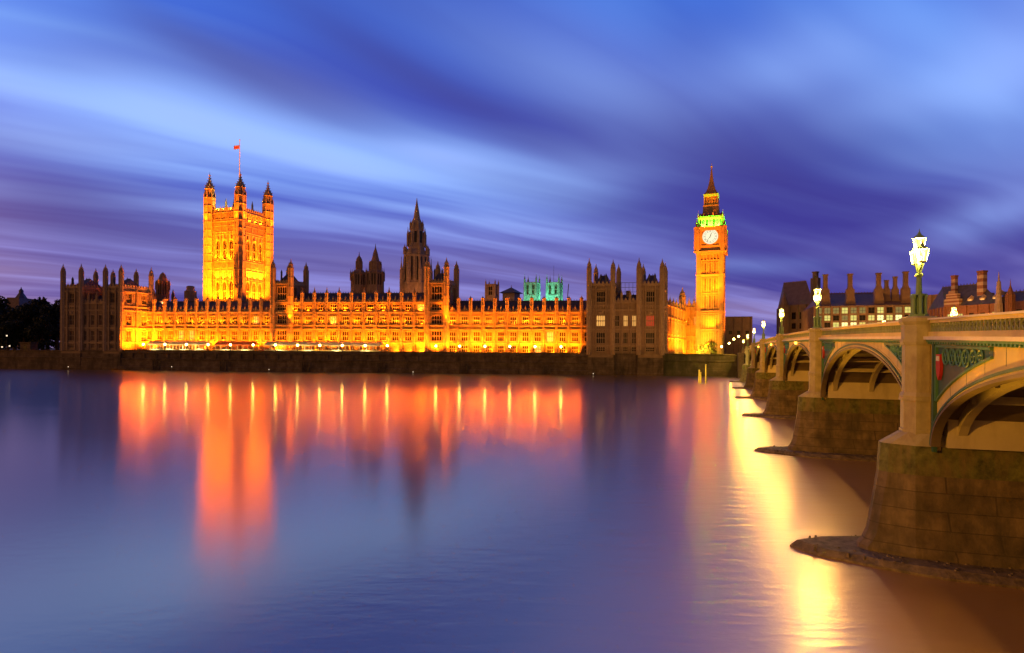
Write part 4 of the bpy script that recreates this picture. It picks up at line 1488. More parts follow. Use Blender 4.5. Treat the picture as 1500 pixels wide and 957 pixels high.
nm = ['first', 'second', 'third', 'fourth', 'fifth', 'sixth', 'seventh', 'eighth', 'ninth', 'tenth', 'eleventh', 'twelfth']
for i, x in enumerate(lx):
    o = tl if i == 0 else copy_tree(tl)
    o.location = fp(x, .1) + (zr(515.0),)
    if i < 12:
        o['label'] = f'{nm[i]} glowing globe lamp on the terrace wall, counted from the left pavilion'
    else:
        o['label'] = f'{nm[17 - i]} glowing globe lamp on the terrace wall, counted from the right pavilion'


def marquee(label, x0, x1, n, cm):
    p0, p1 = fp(x0, 4.5), fp(x1, 4.5)
    fr, L = frame(p0, p1)
    root = thing('marquee', label, 'marquee', p0 + (8.45,), 0, 'marquees on the palace terrace')
    z0, ze, zr_ = 8.45, 11.6, 12.9
    mb = MB()
    q = [fpt(fr, -.2, .3), fpt(fr, L + .2, .3), fpt(fr, L + .2, -4.3), fpt(fr, -.2, -4.3)]
    ml, mr = fpt(fr, -.2, -2), fpt(fr, L + .2, -2)
    mb.add([p + (ze,) for p in q] + [ml + (zr_,), mr + (zr_,)], [(0, 1, 5, 4), (1, 2, 5), (2, 3, 4, 5), (3, 0, 4), (0, 3, 2, 1)])
    mb.box(fr, -.2, L + .2, .3, .34, ze - .45, ze + .03)
    mb.build('canopy', cm, root, p0 + (8.45,))
    mb = MB()
    for i in range(n + 1):
        mb.box(fr, L * i / n - .11, L * i / n + .11, .0, .22, z0, ze)
        mb.box(fr, L * i / n - .11, L * i / n + .11, -4.2, -4.0, z0, ze)
    mb.box(fr, 0, L, .02, .15, z0, z0 + 1.0)
    mb.build('frame', M['cream'], root, p0 + (8.45,))
    for k_ in range(max(2, n // 4)):
        x, y = fpt(fr, L * (k_ + .5) / max(2, n // 4), 2.2)
        spot(x, y, z0 + .3, x + .5, y + 3, ze, 70, (1, .85, .35), 140)


marquee('long pale marquee with many openings on the terrace at the far left', 216, 302, 18, M['canvas'])
marquee('short red awning on the terrace between the two pale marquees', 316, 372, 7, M['canvasred'])
marquee('longest greenish white marquee on the terrace below the middle wing', 388, 557, 17, M['canvas'])

# buoy lights and mooring posts
for xx, yy, lb in ((100, 537.5, 'small white light at the foot of the wall below the left pavilion'), (251.5, 537.5, 'small light low on the river wall below the left wing'), (394, 541.5, 'small light low on the river wall below the square tower'),
                   (605, 545, 'small light low on the river wall below the middle wing'), (869, 547.5, 'brightest wall light below the right pavilion')):
    Z = fp(xx, -2.0)[1]
    x, y, z = PT(xx, yy, Z)
    root = thing('wall_light', lb, 'light', (x, y, z), 0, 'small lights at the foot of the river wall')
    mb = MB()
    for i in range(4):
        a0, a1 = -PI / 2 + PI * i / 4, -PI / 2 + PI * (i + 1) / 4
        mb.prism(0, 0, .17 * max(.05, math.cos(a0)), .17 * max(.05, math.cos(a1)), .17 * math.sin(a0), .17 * math.sin(a1), 8)
    mb.build('lamp', M['buoy'], root)
    mb = MB()
    mb.prism(0, 0, .1, .1, -z - .5, -.2, 6)
    mb.prism(0, 0, .35, .35, -.35, -.25, 6)
    mb.build('post', M['lead'], root)
for xx, yt, wd_, lb in ((1024.3, 543, .28, 'short yellow mooring post in the river, left of the tall one'), (1026.6, 546, .22, 'shortest mooring post touching the short yellow one'), (1034, 535, .26, 'tall yellow mooring post standing in the river below the clock tower')):
    Z = 195
    x, y, z = PT(xx, yt, Z)
    mb = MB()
    mb.prism(x, y, wd_, wd_ * .8, -2, z, 8)
    mb.prism(x, y, wd_ * 1.2, wd_ * .6, z, z + .25, 8)
    o = mb.build('mooring_post', M['wood'], None, (x, y, 0))
    tag(o, lb, 'post', 'mooring posts in the river')
spot(30, 175, 6, PT(1029, 540, 195)[0], 195, 3, 9000, (1, .7, .15), 30)

# ------------------------------------------------------------------ bridge
CB = math.cos(BE)
SB = math.sin(BE)


def BR(s, w_, z):
    return (S_[0] * s + V[0] * w_, S_[1] * s + V[1] * w_, z)


BF = ((0, 0), S_, V)                                       # a = s (to the right), b = w (away)


def ztop(w_):
    return 12.5 - 1.35 * ((w_ - 127) / 104) ** 2


PW = [2.6, 34.5, 66.8, 103, 142.5, 179, 216.5, 252]
SF = 9.42                                                  # lateral position of the bridge face
SFAR = 31.6
PH = 1.4
SPR = 5.55
CX = BR(SF, 34.5, 0)
bridge = thing('arch_bridge', 'long green iron arch bridge on stone piers crossing the river at right', 'bridge', CX)


def bbuild(mb, name, mt, parent=bridge, label=None, smooth=False):
    o = mb.build(name, mt, parent, CX, smooth)
    if o and label:
        o['label'] = label
    return o


def arch(w0, w1, ww, off=0.0):
    """arch intrados height at ww"""
    c_ = (w0 + w1) / 2
    a_ = (w1 - w0) / 2 + off
    crown = ztop(c_) - .95 - .72
    t_ = max(0.0, 1 - ((ww - c_) / a_) ** 2)
    return SPR + (crown + off - SPR) * math.sqrt(t_)


for si in range(7):
    w0, w1 = PW[si] + PH, PW[si + 1] - PH
    wc = (w0 + w1) / 2
    hw = (w1 - w0) / 2
    NS = 64 if si < 2 else 36
    ang = [PI * i / NS for i in range(NS + 1)]
    RO = .42
    # spandrel plate above the ring
    mb = MB()
    pts = []
    for th in ang:
        ww = wc - (hw + RO * .5) * math.cos(th)
        pts.append((ww, SPR + (ztop(wc) - 1.67 + RO * .5 - SPR) * math.sin(th)))
    for (wa, za), (wb, zb2) in zip(pts, pts[1:]):
        ta, tb = ztop(wa) - .98, ztop(wb) - .98
        v = [BR(SF, wa, za), BR(SF, wb, zb2), BR(SF, wb, tb), BR(SF, wa, ta)]
        v2 = [BR(SF + .25, wa, za), BR(SF + .25, wb, zb2), BR(SF + .25, wb, tb), BR(SF + .25, wa, ta)]
        mb.hexa(v, v2)
    for wa, wb in ((w0 - 1.0, w0 - RO * .5), (w1 + RO * .5, w1 + 1.0)):
        mb.box(BF, SF, SF + .25, wa, wb, SPR - .2, ztop(wb) - .98)
    sp_o = bbuild(mb, 'spandrel', M['bridgepaint'])
    # plate joints
    if si < 3:
        jm = MB()
        for kj in range(1, 16):
            ww = w0 + (w1 - w0) * kj / 16
            zl = arch(w0, w1, ww, RO) + .1
            if ztop(ww) - 1.3 > zl:
                jm.box(BF, SF - .006, SF + .01, ww - .012, ww + .012, zl, ztop(ww) - 1.1)
        bbuild(jm, 'plate_joint', M['darkgreen'], sp_o)
    # moulded arch ring
    mb = MB()
    rings = [(-.02, .12, SF - .20, 2), (.12, .24, SF - .12, 1), (.24, .36, SF - .17, 0), (.36, .44, SF - .06, 1)]
    for (o0, o1, sf, mi) in rings:
        for ta_, tb_ in zip(ang, ang[1:]):
            def ep(th, of, s_):
                return BR(s_, wc - (hw + of) * math.cos(th), SPR + (ztop(wc) - 1.67 + of - SPR) * math.sin(th))
            mb.hexa([ep(ta_, o0, sf), ep(tb_, o0, sf), ep(tb_, o1, sf), ep(ta_, o1, sf)], [ep(ta_, o0, SF + .18), ep(tb_, o0, SF + .18), ep(tb_, o1, SF + .18), ep(ta_, o1, SF + .18)], mi)
    # green strip beside the pilaster: its shade on the orange face, painted in
    for sgn, we in ((1, w0), (-1, w1)):
        a_, b_ = sorted((we - sgn * .35, we + sgn * .0))
        mb.box(BF, SF - .1, SF + .05, a_, b_, SPR - .25, ztop(we) - 1.1)
        a_, b_ = sorted((we + sgn * .0, we + sgn * .14))
        mb.box(BF, SF - .16, SF + .05, a_, b_, SPR + .9, ztop(we) - 1.15)
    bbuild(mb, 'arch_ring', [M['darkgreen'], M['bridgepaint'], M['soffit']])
    # soffit ribs
    mb = MB()
    for ri in range(8):
        s0 = SF + .85 + ri * (SFAR - SF - 1.3) / 7
        NR = 24
        an = [PI * i / NR for i in range(NR + 1)]
        for ta_, tb_ in zip(an, an[1:]):
            def e2(th, of, s_):
                return BR(s_, wc - (hw + of) * math.cos(th), SPR + (ztop(wc) - 1.67 + of - SPR) * math.sin(th))
            mb.hexa([e2(ta_, .1, s0), e2(tb_, .1, s0), e2(tb_, .65, s0), e2(ta_, .65, s0)], [e2(ta_, .1, s0 + .35), e2(tb_, .1, s0 + .35), e2(tb_, .65, s0 + .35), e2(ta_, .65, s0 + .35)])
    for ci in range(2, 11):
        th = PI * ci / 12
        ww = wc - hw * math.cos(th)
        z_ = SPR + (ztop(wc) - 1.67 - SPR) * math.sin(th)
        mb.box(BF, SF + .7, SFAR, ww - .12, ww + .12, z_ + .22, z_ + .55)
    bbuild(mb, 'arch_rib', M['rib'])
    # deck underside plates following the arch
    mb = MB()
    an = [PI * i / 24 for i in range(25)]
    for ta_, tb_ in zip(an, an[1:]):
        v = [BR(SF + .3, wc - (hw + .6) * math.cos(t), SPR + (ztop(wc) - 1.67 + .62 - SPR) * math.sin(t)) for t in (ta_, tb_)]
        v += [BR(SFAR, wc - (hw + .6) * math.cos(t), SPR + (ztop(wc) - 1.67 + .62 - SPR) * math.sin(t)) for t in (tb_, ta_)]
        mb.add(v, [(0, 1, 2, 3)])
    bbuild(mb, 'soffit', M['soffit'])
    # corner tracery panels with a shield
    if si < 5:
        for sgn, we in ((1, w0), (-1, w1)):
            pm = MB()
            c_in = we + sgn * .22
            topz = lambda q_: ztop(q_) - 1.28
            a2 = hw + 1.15
            lowz = lambda q_: SPR + (ztop(wc) - 1.67 + .92 - SPR) * math.sqrt(max(0, 1 - ((q_ - wc) / (hw + 1.3)) ** 2)) + .08
            n_ = 18
            ws = [c_in + sgn * 6.0 * i / n_ for i in range(n_ + 1)]
            poly = [(q_, max(lowz(q_), SPR + 1.9), topz(q_)) for q_ in ws]
            poly = [p for p in poly if p[2] - p[1] > .03]
            for (qa_, la, ta_), (qb2, lb_, tb_) in zip(poly, poly[1:]):
                pm.add([BR(SF - .012, qa_, la), BR(SF - .012, qb2, lb_), BR(SF - .012, qb2, tb_), BR(SF - .012, qa_, ta_)], [(0, 1, 2, 3)], 1)
                pm.hexa([BR(SF - .1, qa_, la - .05), BR(SF - .1, qb2, lb_ - .05), BR(SF - .1, qb2, lb_ + .04), BR(SF - .1, qa_, la + .04)], [BR(SF, qa_, la - .05), BR(SF, qb2, lb_ - .05), BR(SF, qb2, lb_ + .04), BR(SF, qa_, la + .04)], 0)
                pm.hexa([BR(SF - .12, qa_, ta_ - .05), BR(SF - .12, qb2, tb_ - .05), BR(SF - .12, qb2, tb_ + .06), BR(SF - .12, qa_, ta_ + .06)], [BR(SF, qa_, ta_ - .05), BR(SF, qb2, tb_ - .05), BR(SF, qb2, tb_ + .06), BR(SF, qa_, ta_ + .06)], 0)
            pm.box(BF, SF - .12, SF, min(c_in - .07, c_in + .07), max(c_in - .07, c_in + .07), poly[0][1], poly[0][2], 0)
            pos = 1.15
            while pos < 5.0 and si < 3:
                q_ = c_in + sgn * pos
                h_ = topz(q_) - max(lowz(q_), SPR + 1.9)
                rad = min(.36, h_ * .42)
                if rad < .12:
                    break
                zc_ = topz(q_) - rad - .06
                for k_ in range(14):
                    t0_, t1_ = 2 * PI * k_ / 14, 2 * PI * (k_ + 1) / 14
                    pm.bar(BR(SF - .05, q_ + rad * math.cos(t0_), zc_ + rad * math.sin(t0_)), BR(SF - .05, q_ + rad * math.cos(t1_), zc_ + rad * math.sin(t1_)), .035, 4, 0)
                for k_ in range(3):
                    t0_ = PI / 2 + 2 * PI * k_ / 3
                    qc, zc2 = q_ + rad * .48 * math.cos(t0_), zc_ + rad * .48 * math.sin(t0_)
                    for kk in range(8):
                        t0a, t1a = 2 * PI * kk / 8, 2 * PI * (kk + 1) / 8
                        pm.bar(BR(SF - .05, qc + rad * .4 * math.cos(t0a), zc2 + rad * .4 * math.sin(t0a)), BR(SF - .05, qc + rad * .4 * math.cos(t1a), zc2 + rad * .4 * math.sin(t1a)), .022, 4, 0)
                pos += rad * 2 + .06
            po = bbuild(pm, 'tracery_panel', [M['green'], M['darkgreen']], sp_o)
            # shield
            sm = MB()
            q0_ = c_in + sgn * .52
            zt_ = topz(q0_) - .35
            sh = [(-.27, 0), (.27, 0), (.27, -.6), (.2, -.9), (0, -1.15), (-.2, -.9), (-.27, -.6)]
            sm.hexa([BR(SF - .16, q0_ + a_, zt_ + b_) for a_, b_ in sh], [BR(SF - .03, q0_ + a_, zt_ + b_) for a_, b_ in sh], 0)
            sm.hexa([BR(SF - .18, q0_ + a_, zt_ + b_) for a_, b_ in ((-.2, -.08), (.2, -.08), (.2, -.3), (-.2, -.3))], [BR(SF - .15, q0_ + a_, zt_ + b_) for a_, b_ in ((-.2, -.08), (.2, -.08), (.2, -.3), (-.2, -.3))], 1)
            bbuild(sm, 'shield', [M['red'], M['cream']], sp_o)
    # cornice with dentils
    wa, wb = PW[si] + .7, PW[si + 1] - .7
    mb = MB()
    nseg = 16
    for i in range(nseg):
        q0_, q1_ = wa + (wb - wa) * i / nseg, wa + (wb - wa) * (i + 1) / nseg
        for (sa, za, zb2, mi) in ((SF - .34, -.99, -.84, 2), (SF - .24, -1.09, -.99, 0), (SF - .1, -1.2, -1.09, 0)):
            mb.hexa([BR(sa, q0_, ztop(q0_) + za), BR(sa, q1_, ztop(q1_) + za), BR(sa, q1_, ztop(q1_) + zb2), BR(sa, q0_, ztop(q0_) + zb2)],
                    [BR(SF + .5, q0_, ztop(q0_) + za), BR(SF + .5, q1_, ztop(q1_) + za), BR(SF + .5, q1_, ztop(q1_) + zb2), BR(SF + .5, q0_, ztop(q0_) + zb2)], mi)
    nd_ = int((wb - wa) / .32) if si < 3 else 0
    for i in range(nd_):
        q_ = wa + .16 + i * .32
        mb.box(BF, SF - .22, SF - .08, q_ - .07, q_ + .07, ztop(q_) - 1.18, ztop(q_) - 1.08, 0)
    bbuild(mb, 'cornice', [M['green'], M['bridgepaint'], M['cream']])  # cream upper edge: lamplight along the cornice put into the paint
    # openwork parapet
    mb = MB()
    for i in range(nseg):
        q0_, q1_ = wa + (wb - wa) * i / nseg, wa + (wb - wa) * (i + 1) / nseg
        for (s0, s1, za, zb2, mi) in ((SF - .14, SF + .16, -.84, -.62, 1), (SF - .10, SF + .12, -.22, -.08, 1), (SF - .2, SF + .22, -.08, .0, 2)):
            mb.hexa([BR(s0, q0_, ztop(q0_) + za), BR(s0, q1_, ztop(q1_) + za), BR(s0, q1_, ztop(q1_) + zb2), BR(s0, q0_, ztop(q0_) + zb2)],
                    [BR(s1, q0_, ztop(q0_) + za), BR(s1, q1_, ztop(q1_) + za), BR(s1, q1_, ztop(q1_) + zb2), BR(s1, q0_, ztop(q0_) + zb2)], mi)
    pitch = .36 if si < 2 else .5
    nb_ = int((wb - wa) / pitch)
    for i in range(nb_ + 1):
        q_ = wa + (wb - wa) * i / nb_
        mb.box(BF, SF - .04, SF + .06, q_ - .03, q_ + .03, ztop(q_) - .62, ztop(q_) - .22, 3)
        if i < nb_ and si < 3:
            qm = q_ + (wb - wa) / nb_ / 2
            zt_ = ztop(qm)
            hp = (wb - wa) / nb_ / 2
            mb.bar(BR(SF, q_, zt_ - .40), BR(SF, qm, zt_ - .24), .026, 4, 3)
            mb.bar(BR(SF, q_ + 2 * hp, zt_ - .40), BR(SF, qm, zt_ - .24), .026, 4, 3)
            mb.bar(BR(SF, q_, zt_ - .42), BR(SF, qm, zt_ - .60), .022, 4, 3)
            mb.bar(BR(SF, q_ + 2 * hp, zt_ - .42), BR(SF, qm, zt_ - .60), .022, 4, 3)
    bbuild(mb, 'parapet', [M['green'], M['bridgepaint'], M['cream'], M['olive']])  # cream top rail has the glow of the lamps painted in
    # deck and far parapet
    mb = MB()
    for i in range(nseg):
        q0_, q1_ = PW[si] + (PW[si + 1] - PW[si]) * i / nseg, PW[si] + (PW[si + 1] - PW[si]) * (i + 1) / nseg
        def slab(s0, s1, za, zb2, mi):
            mb.hexa([BR(s0, q0_, ztop(q0_) + za), BR(s0, q1_, ztop(q1_) + za), BR(s0, q1_, ztop(q1_) + zb2), BR(s0, q0_, ztop(q0_) + zb2)],
                    [BR(s1, q0_, ztop(q0_) + za), BR(s1, q1_, ztop(q1_) + za), BR(s1, q1_, ztop(q1_) + zb2), BR(s1, q0_, ztop(q0_) + zb2)], mi)
        slab(SF + .26, SFAR - .26, -1.20, -1.12, 0)
        slab(SF + .55, SF + 4.0, -1.1, -.98, 1)
        slab(SFAR - 4.0, SFAR - .55, -1.1, -.98, 1)
        slab(SFAR - .2, SFAR + .1, -1.2, 0, 1)
    bbuild(mb, 'deck', [M['asphalt'], M['paving']])

# piers
for pi_, wp in enumerate(PW):
    if pi_ == 0:
        continue
    last = pi_ == 7
    zc_ = ztop(wp)
    zcol = zc_ - .15
    def ring8(pts, z):
        return [BR(s_, wp + q_, z) for s_, q_ in pts]
    def nose(f, ex):
        """plan outline of the pier: nose to the left, body to the right"""
        a_ = PH * f
        return [(SFAR + 1, -a_), (9.7, -a_), (8.7, -a_ * .93), (7.35 - ex, -a_ * .5), (7.05 - ex, -.25), (7.05 - ex, .25), (7.35 - ex, a_ * .5), (8.7, a_ * .93), (9.7, a_), (SFAR + 1, a_)]
    mb = MB()
    lv = [(-1.5, 1.04, .62), (.55, 1.0, .50), (.8, .97, .30), (1.3, .93, .10), (2.4, .88, -.08), (4.15, .84, -.34), (4.7, .83, -.36), (5.5, .82, -.42)]
    for (za, fa, xa), (zb2, fb, xb) in zip(lv, lv[1:]):
        mb.hexa(ring8(nose(fa, xa), za), ring8(nose(fb, xb), zb2), 1 if za >= 4.1 else 0)
    # sloping top up to the pilaster
    tp = nose(.84, -.42)
    up = [(SFAR, -.9), (9.8, -.9), (9.3, -.85), (8.5, -.6), (8.3, -.25), (8.3, .25), (8.5, .6), (9.3, .85), (9.8, .9), (SFAR, .9)]
    mb.hexa(ring8(tp, 5.5), ring8(up, 6.05), 2)
    M_ = [M['pier'], M['algae'], M['granite']]
    po = bbuild(mb, 'pier', M_)
    # algae-covered ledge course
    mb = MB()
    n0, n1 = nose(.86, -.30), nose(.86, -.36)
    mb.hexa(ring8(n0, 4.95), ring8(n1, 5.4), 0)
    # footing slab, irregular, pointed to the left
    if not last:
        fm_ = MB()
        rnd = random.Random(pi_ * 5 + 2)
        out = []
        nn = 22
        for i in range(nn + 1):                             # near edge from right to tip
            t = i / nn
            s_ = 30 * (1 - t) ** 1.0 + 3.4 * t
            if s_ > 9.5:
                hw_ = 3.1
            else:
                hw_ = 3.1 * math.sqrt(max(0, (s_ - 3.4) / 6.1)) ** 1.15
            out.append((s_, -hw_ + rnd.uniform(-.07, .07)))
        far = [(s_, -q_ + rnd.uniform(-.1, .1)) for s_, q_ in reversed(out[:-1])]
        out = out + far
        def foot(z, k_):
            return [BR(s_ + (.25 * k_ if s_ < 6 else 0), wp + q_ * (1 - .09 * k_) + rnd.uniform(-.05, .05) * k_, z + rnd.uniform(-.04, .04) * min(1, k_)) for s_, q_ in out]
        r0, r1, r2 = foot(-.8, 0), foot(.10, .4), foot(.36, 1.8)
        n = len(out)
        fm_.add(r0 + r1 + r2, [(i, (i + 1) % n, n + (i + 1) % n, n + i) for i in range(n)] + [(n + i, n + (i + 1) % n, 2 * n + (i + 1) % n, 2 * n + i) for i in range(n)])
        # top surface as strips between the two edges
        hN = nn
        for i in range(hN):
            a1_, a2_ = r2[i], r2[i + 1]
            b1_, b2_ = r2[(2 * hN - i) % n], r2[(2 * hN - i - 1) % n]
            fm_.add([a1_, a2_, b2_, b1_], [(0, 1, 2, 3)])
        bbuild(fm_, 'footing', M['footing'], po)
        # loose rubble along the footing
        rm = MB()
        for _ in range(90 if pi_ < 3 else 0):
            s_ = rnd.uniform(4.5, 15)
            sd = -1 if rnd.random() < .6 else 1
            hw_ = 3.1 * math.sqrt(min(1, max(0, (s_ - 3.4) / 6.1)))
            q_ = sd * hw_ * rnd.uniform(.35, .82)
            r_ = rnd.uniform(.04, .13)
            x_, y_, _z = BR(s_, wp + q_, 0)
            rm.prism(x_, y_, r_, r_ * .5, .2, .34 + r_ * .5, 5, 0, rnd.random() * 3)
        if rm.f:
            ro = bbuild(rm, 'rubble', M['footing'], po)
            ro['kind'] = 'stuff'
    # pale upper pier between the arch springings
    mb = MB()
    mb.box(BF, SF + .45, SFAR, wp - PH - .05, wp + PH + .05, 5.52, SPR + 2.75, 0)
    mb.box(BF, SF + .45, SFAR, wp - PH + .3, wp + PH - .3, SPR + 2.75, zc_ - 1.2, 0)
    bbuild(mb, 'pier_wall', M['pale'], po)
    # pilaster
    mb = MB()
    cx_, cy_, _ = BR(SF - .32, wp, 0)
    rt = PI / 8 - BE
    for r0, r1, za, zb2 in ((.92, .92, 5.75, 6.2), (.86, .86, 6.2, 7.55), (.95, .95, 7.55, 7.66), (.90, .90, 7.66, 7.76), (.93, .82, 7.76, 7.95), (.80, .80, 7.95, zc_ - 1.25), (.86, .92, zc_ - 1.25, zc_ - 1.1), (.92, .92, zc_ - 1.1, zc_ - .98),
                            (.84, .84, zc_ - .98, zc_ - .3), (.86, .97, zc_ - .3, zc_ - .14), (.97, .97, zc_ - .14, zc_ + .02), (.9, .75, zc_ + .02, zc_ + .1)):
        mb.prism(cx_, cy_, r0 * .88, r1 * .88, za, zb2, 8, 0, rt)
    bbuild(mb, 'pilaster', M['granite'], po)

# near abutment wall (behind the right edge) and west abutment
mb = MB()
mb.box(BF, 7.2, SFAR + 2, 245 + 5.6, 262, -1, ztop(252) - 1.2)
bbuild(mb, 'abutment', M['granite'])
mb = MB()
mb.box(BF, 8.6, SFAR + 2, 2.6 - 30, 2.6 + 1.4, -1, ztop(2.6) - 1.2)
bbuild(mb, 'abutment', M['granite'])

mb = MB()
mb.add([(-800, -3, 7.9), (9, -4, 7.9), (300, -90, 7.9), (300, -800, 7.9), (-800, -800, 7.9)], [(0, 1, 2, 3, 4)])
mb.add([(-800, -3, 7.9), (9, -4, 7.9), (9, -4, -1), (-800, -3, -1)], [(0, 1, 2, 3)])
tag(mb.build('near_embankment', M['paving']), 'paved near embankment behind the viewer', None, kind='structure')

# ------------------------------------------------------------------ bridge lamps
def lantern_mesh():
    g = MB()
    g.prism(0, 0, .17, .27, .08, .62, 6)
    me = bpy.data.meshes.new('lantern_glass')
    me.from_pydata(g.v, [], g.f)
    me.materials.append(M['lantern'])
    f_ = MB()
    for i in range(6):
        a = PI / 6 + i * PI / 3
        f_.bar((.175 * math.cos(a), .175 * math.sin(a), .06), (.28 * math.cos(a), .28 * math.sin(a), .64), .014, 4)
    f_.prism(0, 0, .12, .18, 0, .07, 6)
    f_.prism(0, 0, .31, .1, .63, .82, 6)
    f_.prism(0, 0, .1, .03, .82, .95, 6)
    f_.prism(0, 0, .03, .01, .95, 1.1, 4)
    me2 = bpy.data.meshes.new('lantern')
    me2.from_pydata(f_.v, [], f_.f)
    me2.materials.append(M['lampgreen'])
    return me2, me


LMf, LMg = lantern_mesh()
G_L = 'ornate green lamp standards along the bridge'
lamp = thing('bridge_lamp', '', 'street lamp', (0, 0, 0), 0, G_L)
mb = MB()
mb.prism(0, 0, .42, .42, 0, .12, 8)
mb.prism(0, 0, .17, .15, .12, 1.05, 8)
for i in range(6):
    a = i * PI / 3
    x, y = .27 * math.cos(a), .27 * math.sin(a)
    mb.prism(x, y, .075, .07, .12, .95, 8)
    mb.prism(x, y, .11, .11, .93, 1.03, 6)
    mb.prism(x, y, .1, .1, .12, .2, 6)
mb.prism(0, 0, .36, .34, 1.03, 1.1, 8)
mb.prism(0, 0, .14, .11, 1.1, 1.95, 8)
mb.prism(0, 0, .12, .2, 1.9, 1.98, 8)
mb.prism(0, 0, .2, .13, 1.98, 2.1, 8)
mb.prism(0, 0, .1, .2, 2.1, 2.55, 8)
mb.prism(0, 0, .07, .05, 2.55, 3.15, 8)
for sg in (-1, 1):
    pp_ = None
    for k_ in range(7):
        t = k_ / 6
        p_ = (sg * (.1 + .36 * math.sin(t * PI / 2)), 0, 2.25 + .28 * (t ** 2))
        if pp_:
            mb.bar(pp_, p_, .035, 5)
        pp_ = p_
    mb.bar((sg * .12, 0, 2.5), (sg * .42, 0, 2.42), .02, 4)
mb.build('column', M['lampgreen'], lamp)
for (x, z) in ((-.47, 2.53), (.47, 2.53), (0, 3.12)):
    lo = inst('lantern', LMf, lamp, (x, 0, z))
    inst('lantern_glass', LMg, lo, (0, 0, 0))
    inst('lantern_flame', LFL, lo, (0, 0, .36))
lab = ['', 'largest triple lamp on the nearest bridge pier, blazing against the sky', 'second triple lamp from the viewer, left of the largest one', 'third triple lamp from the viewer on the near side of the bridge', 'fourth triple lamp from the viewer on the near side of the bridge',
       'fifth triple lamp from the viewer on the near side of the bridge', 'sixth triple lamp from the viewer on the near side of the bridge', 'farthest triple lamp, at the palace end of the bridge']
for i in range(1, 8):
    o = lamp if i == 1 else copy_tree(lamp)
    o.location = BR(SF - .34, PW[i], ztop(PW[i]) + .08)
    o.rotation_euler = (0, 0, PI / 2 - BE + R(0))
    o['label'] = lab[i]
for i, lb in ((3, 'lamp on the far parapet, seen just right of the nearest lamp column'), (4, 'lamp on the far parapet, seen between the two nearest lamp columns')):
    o = copy_tree(lamp)
    o.location = BR(SFAR - .2, PW[i], ztop(PW[i]) + .0)
    o['label'] = lb
o = copy_tree(lamp)
o.location = BR(SF - .22, PW[0], ztop(PW[0]) + .08)
o['label'] = 'triple lamp over the near end of the bridge, beyond the right edge'

# small orange navigation lights under the cornice
for i, (a, b) in enumerate(((2, 3), (3, 4), (4, 5))):
    x, y, z = BR(SF - .3, (PW[a] + PW[b]) / 2, ztop((PW[a] + PW[b]) / 2) - 1.15)
    root = thing('navigation_light', ['orange navigation light at the crown of the third arch from the right', 'orange navigation light at the crown of the fourth arch from the right', 'orange navigation light at the crown of the fifth arch from the right'][i], 'light', (x, y, z), 0, 'orange lights at the arch crowns')
    mb = MB()
    mb.prism(0, 0, .14, .14, -.32, -.05, 8)
    mb.build('lens', emit('nav_light', (1, .35, .03), 12), root)
    mb = MB()
    mb.prism(0, 0, .17, .17, -.05, .02, 8)
    mb.prism(0, 0, .04, .04, .02, .15, 5)
    mb.build('bracket', M['black'], root)

# floodlights on the pier heads that wash the iron spandrels orange
for i in range(1, 7):
    span = PW[i] - PW[i - 1]
    for dw_, ee, an_ in ((span * .40, 900, 70), (span * .68, 1500, 60)):
        x, y, z = BR(4.0, PW[i] - .8, .85)
        tx, ty, tz = BR(SF, PW[i] - dw_, 9.2)
        spot(x, y, z, tx, ty, tz, ee, (1, .42, .02), an_, .9)

